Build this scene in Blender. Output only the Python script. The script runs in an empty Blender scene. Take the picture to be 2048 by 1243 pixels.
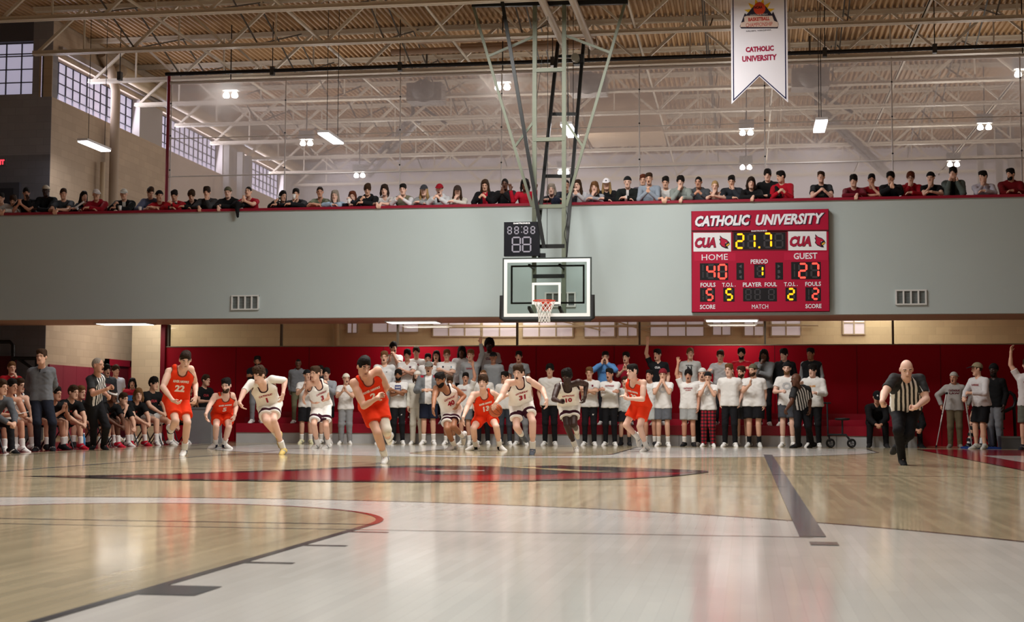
import bpy, math, random
import numpy as np
from mathutils import Vector, Matrix

scene = bpy.context.scene
V = lambda *a: np.array(a, float)

# ------------------------------------------------------------------ camera
CAM = V(4.1296, -3.2614, 0.6914)
YAW, PITCH, ROLL, FPX = 0.157354, 0.069980, 0.0041105, 2951.586
CX, CY = 1024.0, 621.5
_f = V(-math.sin(YAW), math.cos(YAW), 0); _r = V(math.cos(YAW), math.sin(YAW), 0); _u = V(0, 0, 1)
FW = _f * math.cos(PITCH) + _u * math.sin(PITCH)
_u2 = -_f * math.sin(PITCH) + _u * math.cos(PITCH)
RT = _r * math.cos(ROLL) + _u2 * math.sin(ROLL)
UP = -_r * math.sin(ROLL) + _u2 * math.cos(ROLL)
cd = bpy.data.cameras.new('camera')
cam = bpy.data.objects.new('camera', cd)
scene.collection.objects.link(cam)
cam.matrix_world = Matrix(((RT[0], UP[0], -FW[0], CAM[0]), (RT[1], UP[1], -FW[1], CAM[1]), (RT[2], UP[2], -FW[2], CAM[2]), (0, 0, 0, 1)))
cd.sensor_width = 36; cd.lens = 36 * FPX / 2048; cd.clip_end = 300; cd.clip_start = 0.05
cd.dof.use_dof = True; cd.dof.focus_distance = 27; cd.dof.aperture_fstop = 5.6
scene.camera = cam

def at(x, y, plane, val):
    """point of a photo pixel on an axis plane"""
    d = FW + RT * (x - CX) / FPX - UP * (y - CY) / FPX
    k = 'XYZ'.index(plane)
    return CAM + d * (val - CAM[k]) / d[k]

# ------------------------------------------------------------------ world, lights, exposure
w = bpy.data.worlds.new('world'); scene.world = w; w.use_nodes = True
bg = w.node_tree.nodes['Background']; bg.inputs[0].default_value = (0.55, 0.58, 0.66, 1); bg.inputs[1].default_value = 0.06
scene.view_settings.view_transform = 'Standard'
scene.view_settings.look = 'None'
scene.view_settings.gamma = 1
scene.view_settings.exposure = 0.0
try: scene.view_settings.use_curve_mapping = False
except Exception: pass

def area(name, loc, size, power, col=(1, .95, .88), aim=(0, 0, -1), sy=None, spread=None):
    l = bpy.data.lights.new(name, 'AREA'); l.energy = power; l.color = col; l.size = size
    if sy: l.shape = 'RECTANGLE'; l.size_y = sy
    if spread: l.spread = spread
    o = bpy.data.objects.new(name, l); scene.collection.objects.link(o)
    o.location = loc; o.rotation_euler = Vector(aim).to_track_quat('-Z', 'Y').to_euler()
    return o
def point(name, loc, power, rad=.2, col=(1, .97, .93)):
    l = bpy.data.lights.new(name, 'POINT'); l.energy = power; l.color = col; l.shadow_soft_size = rad
    o = bpy.data.objects.new(name, l); scene.collection.objects.link(o); o.location = loc
    return o
# high-bay lamps over the court (above the frame)
for Y, k, sp in ((2, .72, 2.1), (8, .75, 2.1), (14, 1.0, 2.1), (20, .9, 2.4), (24.6, 2.1, None)):
    for X, kx in ((-7.5, .35), (-2.0, 1.3), (2.4, 1.3), (7.5, .35)):
        if Y > 24 and abs(X) > 5: continue
        area('court_lamp', (X * (.7 if Y > 24 else 1), Y, 9.3), 1.6, 185 * k * kx, (1, .975, .935), spread=sp)
# lamps of the upper gym, over the mezzanine floor
for Y in (36.5, 43, 49.5):
    for X in (-7.6, -1.2, 4.2, 10.1):
        point('upper_lamp', (X, Y, 8.1), 112, .25, (1, .93, .86))
# ------------------------------------------------------------------ materials
def lin(c):
    if isinstance(c, str): c = [int(c[i:i + 2], 16) / 255 for i in (0, 2, 4)]
    return tuple(((v / 12.92) if v <= .04045 else ((v + .055) / 1.055) ** 2.4) for v in c) + (1,)
MATS = {}
def mat(c, rough=.8, kind='plain', spec=.3, metal=0, emit=0, amt=.08, scale=8, bump=0):
    key = (c if isinstance(c, str) else tuple(c), rough, kind, spec, metal, emit, amt, scale, bump)
    if key in MATS: return MATS[key]
    m = bpy.data.materials.new(kind + '_' + (c if isinstance(c, str) else 'rgb')); MATS[key] = m
    m.use_nodes = True; nt = m.node_tree; b = nt.nodes['Principled BSDF']
    col = lin(c); b.inputs['Base Color'].default_value = col
    b.inputs['Roughness'].default_value = rough; b.inputs['Specular IOR Level'].default_value = spec; b.inputs['Metallic'].default_value = metal
    if emit:
        b.inputs['Emission Color'].default_value = col; b.inputs['Emission Strength'].default_value = emit
    N = nt.nodes.new; L = nt.links.new
    if kind in ('noise', 'cloth', 'brick', 'wood'):
        tc = N('ShaderNodeTexCoord')
        nz = N('ShaderNodeTexNoise'); nz.inputs['Scale'].default_value = scale; nz.inputs['Detail'].default_value = 4
        L(tc.outputs['Object'], nz.inputs['Vector'])
        mx = N('ShaderNodeMix'); mx.data_type = 'RGBA'
        mx.inputs[6].default_value = tuple(v * (1 - amt) for v in col[:3]) + (1,)
        mx.inputs[7].default_value = tuple(min(1, v * (1 + amt)) for v in col[:3]) + (1,)
        L(nz.outputs['Fac'], mx.inputs[0])
        out = mx.outputs[2]
        if bump:
            bp = N('ShaderNodeBump'); bp.inputs['Strength'].default_value = bump; bp.inputs['Distance'].default_value = .02
            L(nz.outputs['Fac'], bp.inputs['Height']); L(bp.outputs[0], b.inputs['Normal'])
        L(out, b.inputs['Base Color'])
    return m
def mat_block(c, axis='YZ', bw=.4, bh=.2, amt=.06):
    """painted block wall"""
    m = bpy.data.materials.new('painted_block'); m.use_nodes = True; nt = m.node_tree; b = nt.nodes['Principled BSDF']; N = nt.nodes.new; L = nt.links.new
    col = lin(c); b.inputs['Roughness'].default_value = .6; b.inputs['Specular IOR Level'].default_value = .25
    tc = N('ShaderNodeTexCoord'); sp = N('ShaderNodeSeparateXYZ'); cb = N('ShaderNodeCombineXYZ')
    L(tc.outputs['Object'], sp.inputs[0]); L(sp.outputs[axis[0]], cb.inputs[0]); L(sp.outputs[axis[1]], cb.inputs[1])
    br = N('ShaderNodeTexBrick'); br.inputs['Scale'].default_value = 1; br.inputs['Brick Width'].default_value = bw; br.inputs['Row Height'].default_value = bh
    br.inputs['Mortar Size'].default_value = .008; br.inputs['Mortar Smooth'].default_value = .6
    f = lambda k: tuple(min(1, v * k) for v in col[:3]) + (1,)
    br.inputs['Color1'].default_value = f(1 - amt); br.inputs['Color2'].default_value = f(1 + amt); br.inputs['Mortar'].default_value = f(.86)
    L(cb.outputs[0], br.inputs['Vector'])
    nz = N('ShaderNodeTexNoise'); nz.inputs['Scale'].default_value = .7; nz.inputs['Detail'].default_value = 5; L(tc.outputs['Object'], nz.inputs['Vector'])
    mr = N('ShaderNodeMapRange'); mr.inputs[3].default_value = .86; mr.inputs[4].default_value = 1.1; L(nz.outputs['Fac'], mr.inputs[0])
    mx = N('ShaderNodeMix'); mx.data_type = 'RGBA'; mx.blend_type = 'MULTIPLY'; mx.inputs[0].default_value = 1
    L(br.outputs['Color'], mx.inputs[6]); L(mr.outputs[0], mx.inputs[7]); L(mx.outputs[2], b.inputs['Base Color'])
    return m
def mat_floor(c, pw=.057, pl=1.4, amt=.14, rough=.1, name='hardwood', seam=.78):
    """lacquered strip floor, strips along Y"""
    m = bpy.data.materials.new(name); m.use_nodes = True; nt = m.node_tree; b = nt.nodes['Principled BSDF']; N = nt.nodes.new; L = nt.links.new
    col = lin(c)
    tc = N('ShaderNodeTexCoord'); sp = N('ShaderNodeSeparateXYZ'); cb = N('ShaderNodeCombineXYZ')
    L(tc.outputs['Object'], sp.inputs[0]); L(sp.outputs['Y'], cb.inputs[0]); L(sp.outputs['X'], cb.inputs[1])
    br = N('ShaderNodeTexBrick'); br.inputs['Scale'].default_value = 1; br.inputs['Brick Width'].default_value = pl; br.inputs['Row Height'].default_value = pw
    br.inputs['Mortar Size'].default_value = .0015; br.inputs['Bias'].default_value = 0; br.offset_frequency = 3; br.offset = .37
    f = lambda k: tuple(min(1, v * k) for v in col[:3]) + (1,)
    br.inputs['Color1'].default_value = f(1 - amt); br.inputs['Color2'].default_value = f(1 + amt); br.inputs['Mortar'].default_value = f(seam)
    L(cb.outputs[0], br.inputs['Vector'])
    nz = N('ShaderNodeTexNoise'); nz.inputs['Scale'].default_value = 1.2; nz.inputs['Detail'].default_value = 6; L(tc.outputs['Object'], nz.inputs['Vector'])
    mr = N('ShaderNodeMapRange'); mr.inputs[3].default_value = .9; mr.inputs[4].default_value = 1.1; L(nz.outputs['Fac'], mr.inputs[0])
    mx = N('ShaderNodeMix'); mx.data_type = 'RGBA'; mx.blend_type = 'MULTIPLY'; mx.inputs[0].default_value = 1
    L(br.outputs['Color'], mx.inputs[6]); L(mr.outputs[0], mx.inputs[7]); L(mx.outputs[2], b.inputs['Base Color'])
    b.inputs['Roughness'].default_value = rough; b.inputs['Specular IOR Level'].default_value = .5
    r2 = N('ShaderNodeMapRange'); r2.inputs[3].default_value = rough * .75; r2.inputs[4].default_value = rough * 1.3
    L(nz.outputs['Fac'], r2.inputs[0]); L(r2.outputs[0], b.inputs['Roughness'])
    n2 = N('ShaderNodeTexNoise'); n2.inputs['Scale'].default_value = 2.5; n2.inputs['Detail'].default_value = 2
    L(tc.outputs['Object'], n2.inputs['Vector'])
    bp = N('ShaderNodeBump'); bp.inputs['Strength'].default_value = .04; bp.inputs['Distance'].default_value = .01
    L(n2.outputs['Fac'], bp.inputs['Height']); L(bp.outputs[0], b.inputs['Normal'])
    return m
def mat_glass(c, fac, rough=.03, name='glass'):
    m = bpy.data.materials.new(name); m.use_nodes = True; nt = m.node_tree; N = nt.nodes.new; L = nt.links.new
    nt.nodes.remove(nt.nodes['Principled BSDF']); o = nt.nodes['Material Output']
    t = N('ShaderNodeBsdfTransparent'); t.inputs[0].default_value = lin(c); g = N('ShaderNodeBsdfGlossy'); g.inputs['Roughness'].default_value = rough
    fr = N('ShaderNodeFresnel'); fr.inputs[0].default_value = 1.45
    ad = N('ShaderNodeMath'); ad.operation = 'ADD'; ad.inputs[1].default_value = fac; L(fr.outputs[0], ad.inputs[0])
    mx = N('ShaderNodeMixShader'); L(ad.outputs[0], mx.inputs[0]); L(t.outputs[0], mx.inputs[1]); L(g.outputs[0], mx.inputs[2]); L(mx.outputs[0], o.inputs[0])
    return m
def mat_net(c, fac):
    """fine white mesh: part of the light passes straight through the holes"""
    m = bpy.data.materials.new('fine_mesh'); m.use_nodes = True; nt = m.node_tree; N = nt.nodes.new; L = nt.links.new
    nt.nodes.remove(nt.nodes['Principled BSDF']); o = nt.nodes['Material Output']
    t = N('ShaderNodeBsdfTransparent'); d = N('ShaderNodeBsdfDiffuse'); d.inputs[0].default_value = lin(c)
    tl = N('ShaderNodeBsdfTranslucent'); tl.inputs[0].default_value = lin(c)
    m1 = N('ShaderNodeMixShader'); m1.inputs[0].default_value = .5; L(d.outputs[0], m1.inputs[1]); L(tl.outputs[0], m1.inputs[2])
    mx = N('ShaderNodeMixShader'); mx.inputs[0].default_value = fac
    L(t.outputs[0], mx.inputs[1]); L(m1.outputs[0], mx.inputs[2]); L(mx.outputs[0], o.inputs[0])
    return m

# ------------------------------------------------------------------ mesh building
def tag(o, label=None, cat=None, group=None, kind=None):
    for k, v in (('label', label), ('category', cat), ('group', group), ('kind', kind)):
        if v: o[k] = v
    return o
def empty(name, loc=(0, 0, 0)):
    o = bpy.data.objects.new(name, None); scene.collection.objects.link(o); o.location = loc; o.empty_display_size = .1
    return o
class MB:
    def __init__(s): s.v = []; s.f = []; s.m = []; s.mats = []; s.sm = []
    def mi(s, m):
        if m not in s.mats: s.mats.append(m)
        return s.mats.index(m)
    def add(s, vs, fs, m, smooth=False):
        n = len(s.v); s.v += [tuple(map(float, v)) for v in vs]; k = s.mi(m)
        for f in fs: s.f.append(tuple(i + n for i in f)); s.m.append(k); s.sm.append(smooth)
        return s
    def box(s, a, b, m, axes=None, c=None):
        """axis box between corners a, b; or oriented: c centre, axes rows, a half sizes"""
        if axes is None:
            x0, y0, z0 = np.minimum(a, b); x1, y1, z1 = np.maximum(a, b)
            vs = [(x, y, z) for x in (x0, x1) for y in (y0, y1) for z in (z0, z1)]
        else:
            vs = [c + axes[0] * a[0] * i + axes[1] * a[1] * j + axes[2] * a[2] * k for i in (-1, 1) for j in (-1, 1) for k in (-1, 1)]
        return s.add(vs, [(0, 1, 3, 2), (4, 6, 7, 5), (0, 4, 5, 1), (2, 3, 7, 6), (0, 2, 6, 4), (1, 5, 7, 3)], m)
    def bar(s, a, b, w, h, m, up=(0, 0, 1)):
        a = V(*a); b = V(*b); d = b - a; l = np.linalg.norm(d); d /= l
        up = V(*up)
        if abs(d @ up) > .98: up = V(0, 1, 0)
        x = np.cross(d, up); x /= np.linalg.norm(x); y = np.cross(x, d)
        return s.box((w / 2, h / 2, l / 2), None, m, axes=(x, y, d), c=(a + b) / 2)
    def tube(s, pts, r, m, n=10, cap=True, closed=False):
        pts = [V(*p) for p in pts]; R = r if hasattr(r, '__len__') else [r] * len(pts)
        vs = []; fs = []; N = len(pts); px = None
        for i, p in enumerate(pts):
            if closed: d = pts[(i + 1) % N] - pts[i - 1]
            else: d = pts[min(i + 1, N - 1)] - pts[max(i - 1, 0)]
            d /= np.linalg.norm(d) + 1e-12
            if px is None:
                px = np.cross(d, V(0, 0, 1) if abs(d[2]) < .9 else V(0, 1, 0))
            px = px - d * (px @ d); px /= np.linalg.norm(px); py = np.cross(d, px)
            vs += [p + R[i] * (px * math.cos(2 * math.pi * k / n) + py * math.sin(2 * math.pi * k / n)) for k in range(n)]
        for i in range(N if closed else N - 1):
            j = (i + 1) % N
            for k in range(n): fs.append((i * n + k, i * n + (k + 1) % n, j * n + (k + 1) % n, j * n + k))
        s.add(vs, fs, m, True)
        if cap and not closed: s.add(vs[:n][::-1], [tuple(range(n))], m); s.add(vs[-n:], [tuple(range(n))], m)
        return s
    def prism(s, poly, d, m):
        """polygon (list of 3-D points) thickened by vector d"""
        n = len(poly); P = [V(*p) for p in poly]; Q = [p + V(*d) for p in P]
        return s.add(P + Q, [tuple(range(n))[::-1], tuple(range(n, 2 * n))] + [(i, (i + 1) % n, n + (i + 1) % n, n + i) for i in range(n)], m)
    def quad(s, pts, m): return s.add(pts, [tuple(range(len(pts)))], m)
    def lathe(s, prof, c, m, n=20, axis=(0, 0, 1)):
        ax = V(*axis); x = np.cross(ax, V(0, 1, 0) if abs(ax[1]) < .9 else V(1, 0, 0)); x /= np.linalg.norm(x); y = np.cross(ax, x); c = V(*c)
        vs = [c + ax * z + (x * math.cos(2 * math.pi * k / n) + y * math.sin(2 * math.pi * k / n)) * r for r, z in prof for k in range(n)]
        fs = [(i * n + k, i * n + (k + 1) % n, (i + 1) * n + (k + 1) % n, (i + 1) * n + k) for i in range(len(prof) - 1) for k in range(n)]
        return s.add(vs, fs, m, True)
    def build(s, name, parent=None, kind=None, loc=None):
        me = bpy.data.meshes.new(name)
        off = V(*loc) if loc is not None else V(0, 0, 0)
        me.from_pydata([tuple(V(*v) - off) for v in s.v], [], s.f)
        for m in s.mats: me.materials.append(m)
        me.polygons.foreach_set('material_index', s.m); me.polygons.foreach_set('use_smooth', s.sm)
        me.update()
        o = bpy.data.objects.new(name, me); scene.collection.objects.link(o)
        if loc is not None: o.location = loc
        if parent is not None:
            o.parent = parent; o.matrix_parent_inverse = Matrix.Translation(parent.location).inverted()
        if kind: o['kind'] = kind
        return o
_tx = {}
def text_mesh(t, shear=0, bold=0, res=2):
    """triangulated lettering: verts (n,2) about its centre with cap height 1, faces, width"""
    key = (t, shear, bold)
    if key in _tx: return _tx[key]
    c = bpy.data.curves.new('lettering', 'FONT'); c.body = t; c.size = 1; c.resolution_u = res; c.offset = bold; c.shear = shear
    c.align_x = 'CENTER'; c.fill_mode = 'FRONT'; c.dimensions = '2D'
    o = bpy.data.objects.new('lettering', c); scene.collection.objects.link(o)
    me = o.to_mesh(); v = np.array([x.co[:2] for x in me.vertices]); f = [tuple(p.vertices) for p in me.polygons]
    o.to_mesh_clear(); bpy.data.objects.remove(o); bpy.data.curves.remove(c)
    v = v - (v.max(0) + v.min(0)) / 2; hgt = np.ptp(v[:, 1]); v = v / hgt
    _tx[key] = (v, f); return _tx[key]
def put_text(mb, t, c, ux, uy, width, height, m, shear=0, bold=.02):
    if 'M' in t or 'N' in t: bold = 0 if 'M' in t else min(bold, .04)
    v, f = text_mesh(t, shear, bold); wdt = np.ptp(v[:, 0])
    kx = width / wdt if width else height
    mb.add([V(*c) + V(*ux) * x * kx + V(*uy) * y * height for x, y in v], f, m)
# ------------------------------------------------------------------ the setting
WOOD = mat_floor('b7a889', name='maple_strips'); STAIN = mat_floor('cfcbc4', amt=.045, rough=.12, name='white_stained_strips', seam=.92)
def paint(c, rough=.11): return mat(c, rough, 'noise', .5, amt=.04, scale=3)
RED = '8f1326'; LINE = paint('3c3c42')
SX, SY0 = -13.6, 32.2          # side wall of the mezzanine gym and where it starts
ZM = 4.45                      # mezzanine floor
mb = MB(); mb.box((-18, -12, -.2), (18, 36, 0), WOOD); mb.build('floor', kind='structure')
def flat(name, polys):
    mb = MB()
    for poly, z, m in polys: mb.add([(x, y, z) for x, y in poly], [tuple(range(len(poly)))], m)
    return mb.build(name, kind='structure')
def strip(pts, wd):
    """left/right offset polygons of a polyline, as quads"""
    P = [np.array(p, float) for p in pts]; q = []
    L = []; R = []
    for i in range(len(P)):
        d = P[min(i + 1, len(P) - 1)] - P[max(i - 1, 0)]; d /= np.linalg.norm(d); n = np.array((-d[1], d[0]))
        L.append(P[i] + n * wd / 2); R.append(P[i] - n * wd / 2)
    return [(R[i], R[i + 1], L[i + 1], L[i]) for i in range(len(P) - 1)]
def arcpts(c, r, a0, a1, n=60): return [(c[0] + r * math.cos(math.radians(a0 + (a1 - a0) * i / n)), c[1] + r * math.sin(math.radians(a0 + (a1 - a0) * i / n))) for i in range(n + 1)]
marks = []
for far in (0, 1):
    T = (lambda p: (p[0], 28.65 - p[1])) if far else (lambda p: p)
    a = math.degrees(math.acos(6.6 / 6.75))
    arc = arcpts((0, 1.6), 6.75, a, 180 - a)
    zone = [(6.6, 0)] + arc + [(-6.6, 0)]
    marks.append(([T(p) for p in (zone[::-1] if far else zone)], .001, STAIN))
    lane = [(1.83, 0), (1.83, 5.79)] + arcpts((0, 5.79), 1.83, 0, 180, 40)[1:-1] + [(-1.83, 5.79), (-1.83, 0)]
    marks.append(([T(p) for p in (lane[::-1] if far else lane)], .002, WOOD))
    def ln(pts, wd, m=LINE, z=.003):
        for q in strip([T(p) for p in pts], wd): marks.append((q, z, m))
    ln([(6.6, 0)] + arc + [(-6.6, 0)], .05, paint('4a3a3c'))
    for s in (1, -1):
        ln([(s * 1.805, 0), (s * 1.805, 5.79)], .05)
        for y0, y1 in ((2.134, 2.44), (3.35, 3.41), (4.27, 4.33), (5.18, 5.24)):
            ln([(s * 1.83, (y0 + y1) / 2), (s * 2.06, (y0 + y1) / 2)], y1 - y0)
    ln([(-1.83, 5.79), (1.83, 5.79)], .05)
    ln(arcpts((0, 5.79), 1.805, 0, 180, 80), .05, paint('7c1424'), .0035)
    ln([(-7.62, 0), (7.62, 0)], .05)
ln0 = lambda pts, wd, m=LINE, z=.0045: marks.extend((q, z, m) for q in strip(pts, wd))
ln0([(-7.6, 14.325), (7.6, 14.325)], .05)
for s in (-4.5, 4.5):
    ln0([(s, 5.4), (s, 23.3)], .075 if s < 0 else .15, paint('6f7074')); ln0([(s + (.04 if s > 0 else 0), 4.85), (s + (.04 if s > 0 else 0), 5.05)], .15, paint('6f7074'))
for y in (5.36, 11.33, 17.33, 23.3): ln0([(-4.5, y), (4.5, y)], .03, paint('77756f'))
for s in (-1, 1):
    marks.append(([(s * 7.64, 0), (s * 10.4, 0), (s * 10.4, 28.65), (s * 7.64, 28.65)][::s], .0012, paint('8c1626') if s > 0 else WOOD))
    ln0([(s * 7.65, 0), (s * 7.65, 28.65)], .05, paint('5b1018'))
marks.append(([(-12.5, 12), (-8.15, 12), (-8.15, 29.5), (-12.5, 29.5)], .0016, paint('8a1626')))
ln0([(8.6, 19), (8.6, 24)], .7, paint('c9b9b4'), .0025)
flat('floor_markings', marks)
# centre-court bird emblem
PX = lambda L: [tuple(at(x, y, 'Z', 0)[:2]) for x, y in L]
outl = [(34, 952.5), (171, 951), (342, 947.5), (496, 942), (600, 938.5), (704, 933.6), (832, 931), (940, 931.5), (1030, 932.6), (1115, 931), (1222, 934), (1305, 936.9), (1380, 939.5), (1417, 941.6), (1417, 944.5), (1347, 952.8), (1222, 959.2), (1015, 962.5), (849, 964.3), (697, 963.5), (478, 961.8), (342, 959.6), (171, 956)]
inn = [(210, 953.4), (342, 950), (496, 945.2), (600, 942), (704, 937.5), (832, 935), (900, 939), (960, 945), (1040, 948.5), (1150, 947), (1250, 945.5), (1330, 943), (1395, 943), (1390, 944.6), (1330, 951.5), (1222, 956.8), (1015, 960), (849, 961.8), (697, 961), (478, 959.2), (342, 957.3)]
EM = [(PX(outl)[::-1], .006, paint('221c20')), (PX(inn)[::-1], .0065, paint('861122')),
      (PX([(600+.415*x, 880+.415*y) for x,y in [(560,124),(820,126),(900,140),(1000,152),(1120,156),(1270,156),(1240,166),(1130,170),(960,166),(880,170),(620,168),(520,152),(590,146),(880,148),(840,138),(700,132)]])[::-1], .0073, paint('1d181c')), (PX([(600+.415*x, 880+.415*y) for x,y in [(1125,136),(1180,128),(1260,122),(1300,130),(1380,140),(1470,136),(1500,130),(1620,140),(1700,140),(1970,150),(1960,154),(1800,158),(1650,148),(1580,152),(1460,150),(1340,146),(1270,140)]])[::-1], .0074, paint('1d181c')),
      (PX([(845, 942), (870, 940.5), (970, 941), (968, 942.2), (880, 942.8)])[::-1], .0077, paint('c9c2b8')),
      (PX([(940, 932), (1000, 933.5), (1060, 937), (1130, 942), (1190, 943.6), (1250, 942.4), (1290, 940.6), (1285, 939), (1210, 937), (1180, 939), (1150, 938), (1100, 935), (1060, 934)])[::-1], .0072, paint('c2ab7c'))]
flat('floor_emblem', EM)

GREY = mat('b1bdbd', .55, 'noise', .3, amt=.05, scale=.6)
mb = MB(); mb.box((-18, 29.9, 2.92), (14, 30.12, 5.45), GREY); mb.build('wall_balcony', kind='structure')
mb = MB(); mb.box((-18, 29.86, 5.45), (14, 30.2, 5.51), mat('8d1a30', .35, spec=.5)); mb.build('trim_1', kind='structure')
mb = MB(); mb.box((-18, 30.121, 2.921), (14, SY0, 4.2), mat('b58c7a', .7, 'noise')); mb.box((-18, 30.121, 4.2), (14.4, 55, ZM), mat('a9a49c', .5, 'noise')); mb.build('floor_mezzanine', kind='structure')
# back wall of the court: red pads, glazed band, corridor behind
mb = MB(); mb.box((-10.4, SY0, 0), (18, SY0 + .12, 2.36), mat('a3061f', .6, 'noise', .15, amt=.06, scale=1.2))
for i in range(12):
    X = -10.4 + 1.9 * (i + 1); mb.box((X - .006, SY0 - .004, .02), (X + .006, SY0 + .01, 2.35), mat('5a0614', .6))
mb.build('wall_back', kind='structure')
mb = MB(); mb.box((-10.48, SY0 - .05, 0), (-10.36, SY0 + .17, 2.93), mat('7d0c20', .5)); mb.build('trim_2', kind='structure')
mb = MB(); mb.box((-10.36, SY0 + .04, 2.36), (18, SY0 + .052, 2.92), mat_glass('f2efe6', .03)); mb.build('window_1', kind='structure')
mb = MB()
for x in (337, 562, 795, 1034, 1279, 1530, 1786, 2060):
    X = at(x, 665, 'Y', SY0)[0]; mb.box((X - .022, SY0 - .01, 2.36), (X + .022, SY0 + .1, 2.92), mat('5d5244', .5))
mb.box((-10.4, SY0 - .012, 2.35), (18, SY0 + .1, 2.375), mat('8a806c', .5)); mb.build('trim_3', kind='structure')
BEIGE = mat_block('b09c86', 'YZ'); BEIGEX = mat_block('c2b296', 'XZ')
mb = MB(); mb.box((-13, 36.2, 0), (18, 36.4, 4.2), BEIGEX); mb.build('wall_corridor', kind='structure')
mb = MB(); LAV = mat('cfc9dc', .5, emit=.32); MUL = mat('ab9d88', .6)
for x0, x1, yb in ((695, 715, 666), (745, 838, 664), (866, 962, 672), (965, 1034, 673), (1045, 1146, 673), (1168, 1230, 673), (1236, 1275, 672), (1300, 1408, 672), (1425, 1462, 670), (1488, 1528, 671), (1542, 1602, 671), (1686, 1730, 668)):
    a = at(x0, 640, 'Y', 36.19); b = at(x1, yb, 'Y', 36.19)
    mb.box((a[0], 36.17, b[2]), (b[0], 36.199, 3.75), LAV)
    n = max(2, int((b[0] - a[0]) / .42))
    for k in range(n + 1):
        X = a[0] + (b[0] - a[0]) * k / n; mb.box((X - .018, 36.15, b[2]), (X + .018, 36.172, 3.75), MUL)
    for z in (b[2], b[2] + .3, b[2] + .55): mb.box((a[0], 36.152, z - .015), (b[0], 36.168, z + .015), MUL)
mb.build('window_2', kind='structure')
mb = MB(); mb.tube([(-4.5, 36.0, 3.05), (6, 36.0, 3.05)], .03, MUL); mb.tube([(-1, 36, 3.25), (.3, 36, 2.95)], .02, MUL); mb.tube([(.5, 36, 3.25), (1.6, 36, 2.9)], .02, MUL)
mb.tube([(-7, 36.05, 0), (-7, 36.05, 4.2)], .09, mat('a08c70', .6)); mb.build('trim_4', kind='structure')
for a, b in ((-2.2, 6), (6, 17)): area('passage_fill', (-12, 35.2, 4.1), .6, 150, (1, .95, .88), sy=4) if a < 0 else None; area('corridor_fill', ((a + b) / 2 - 4, 34.3, 4.1), 1.5, 300, (1, .95, .87), sy=6)  # unseen fill lights, added to brighten the passage wall and the glazed band
# side wall with the window bands
FCT = (SX - CAM[0]) / (-12.5 - CAM[0])
ys = lambda Y: (Y - CAM[1]) * FCT + CAM[1]
Z0, Z1 = 8.86, 9.98
WIN = [(ys(29.97), ys(35.24)), (ys(36.85), ys(41.83)), (ys(43.75), ys(48.2))]
mb = MB()
mb.box((SX - .35, SY0, 0), (SX, 54.3, Z0), BEIGE); mb.box((SX - .35, SY0, Z1), (SX, 54.3, 11), BEIGE)
ed = [SY0] + [v for a in WIN for v in a] + [54.3]
for i in range(0, len(ed), 2): mb.box((SX - .35, max(ed[i], SY0), Z0), (SX, ed[i + 1], Z1), BEIGE if i == 0 else mat('a79f9b', .6))
mb.build('wall_left', kind='structure')
PANE = mat('cdc8e2', .4, 'noise', emit=.5, amt=.12, scale=1.5); MULL = mat('4b4a52', .5)
for i, (a, b) in enumerate(WIN):
    mb = MB(); mb.box((SX - .3, a, Z0), (SX - .27, b, Z1), PANE); n = round((b - a) / .42)
    for k in range(n + 1):
        y = a + (b - a) * k / n; t = .03 if k % 3 == 0 else .014
        mb.box((SX - .27, y - t / 2, Z0), (SX - .235, y + t / 2, Z1), MULL)
    for k in range(5):
        z = Z0 + (Z1 - Z0) * k / 4; mb.box((SX - .268, a, z - .012), (SX - .24, b, z + .012), MULL)
    mb.build('window_%d' % (i + 3), kind='structure')
    area('window_daylight', (SX - .2, (a + b) / 2, (Z0 + Z1) / 2), b - a - .1, 130, (.86, .85, 1), (1, 0, -.15), sy=1.0)
mb = MB()
for k in range(27):
    y0 = SY0 + .15 + k * .78; mb.box((SX, y0 + .004, .1), (SX + .05, y0 + .776, 1.93), mat('7c1c34', .55, 'noise', amt=.06))
mb.build('trim_5', kind='structure')
da = at(206, 722, 'X', SX)[1]; db = at(257, 724, 'X', SX)[1]
mb = MB(); DR = mat('8a1026', .45)
mb.box((SX + .051, da, 0), (SX + .12, da + .16, 2.2), DR); mb.box((SX + .051, db - .16, 0), (SX + .12, db, 2.2), DR); mb.box((SX + .051, da, 2.02), (SX + .12, db, 2.2), DR)
mb.box((SX + .051, da + .16, 0), (SX + .075, db - .16, 2.02), mat('5d0a18', .5)); mb.build('door_1', kind='structure')
# dark wall facing the court at far left
mb = MB(); DG = mat_block('75757d', 'XZ'); LG = mat_block('8d8c92', 'XZ')
zz = 7.35; d0, d1 = at(0, 365, 'Y', SY0), at(41, 365, 'Y', SY0)
EX = SX - .004; FY = SY0 - .012; mb.box((-18, FY, 0), (EX, SY0 + .3, zz), DG); mb.box((-18, FY, zz), (EX, SY0 + .3, 8.95), LG); mb.box((-14.15, FY, 8.95), (EX, SY0 + .3, 11), LG)
mb.box((-18, SY0, 10.35), (-14.15, SY0 + .3, 11), mat('55545c', .6)); mb.build('wall_front_left', kind='structure')
mb = MB(); mb.box((-18, SY0 + .2, 8.95), (-14.15, SY0 + .22, 10.35), PANE)
for k in range(10): mb.box((-18 + k * .43 - .012, SY0 + .16, 8.95), (-18 + k * .43 + .012, SY0 + .2, 10.35), MULL)
for z in (8.95, 9.3, 9.65, 10.0, 10.06, 10.34): mb.box((-18, SY0 + .162, z - .012), (-14.15, SY0 + .198, z + .012), MULL)
mb.build('window_6', kind='structure')
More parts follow.
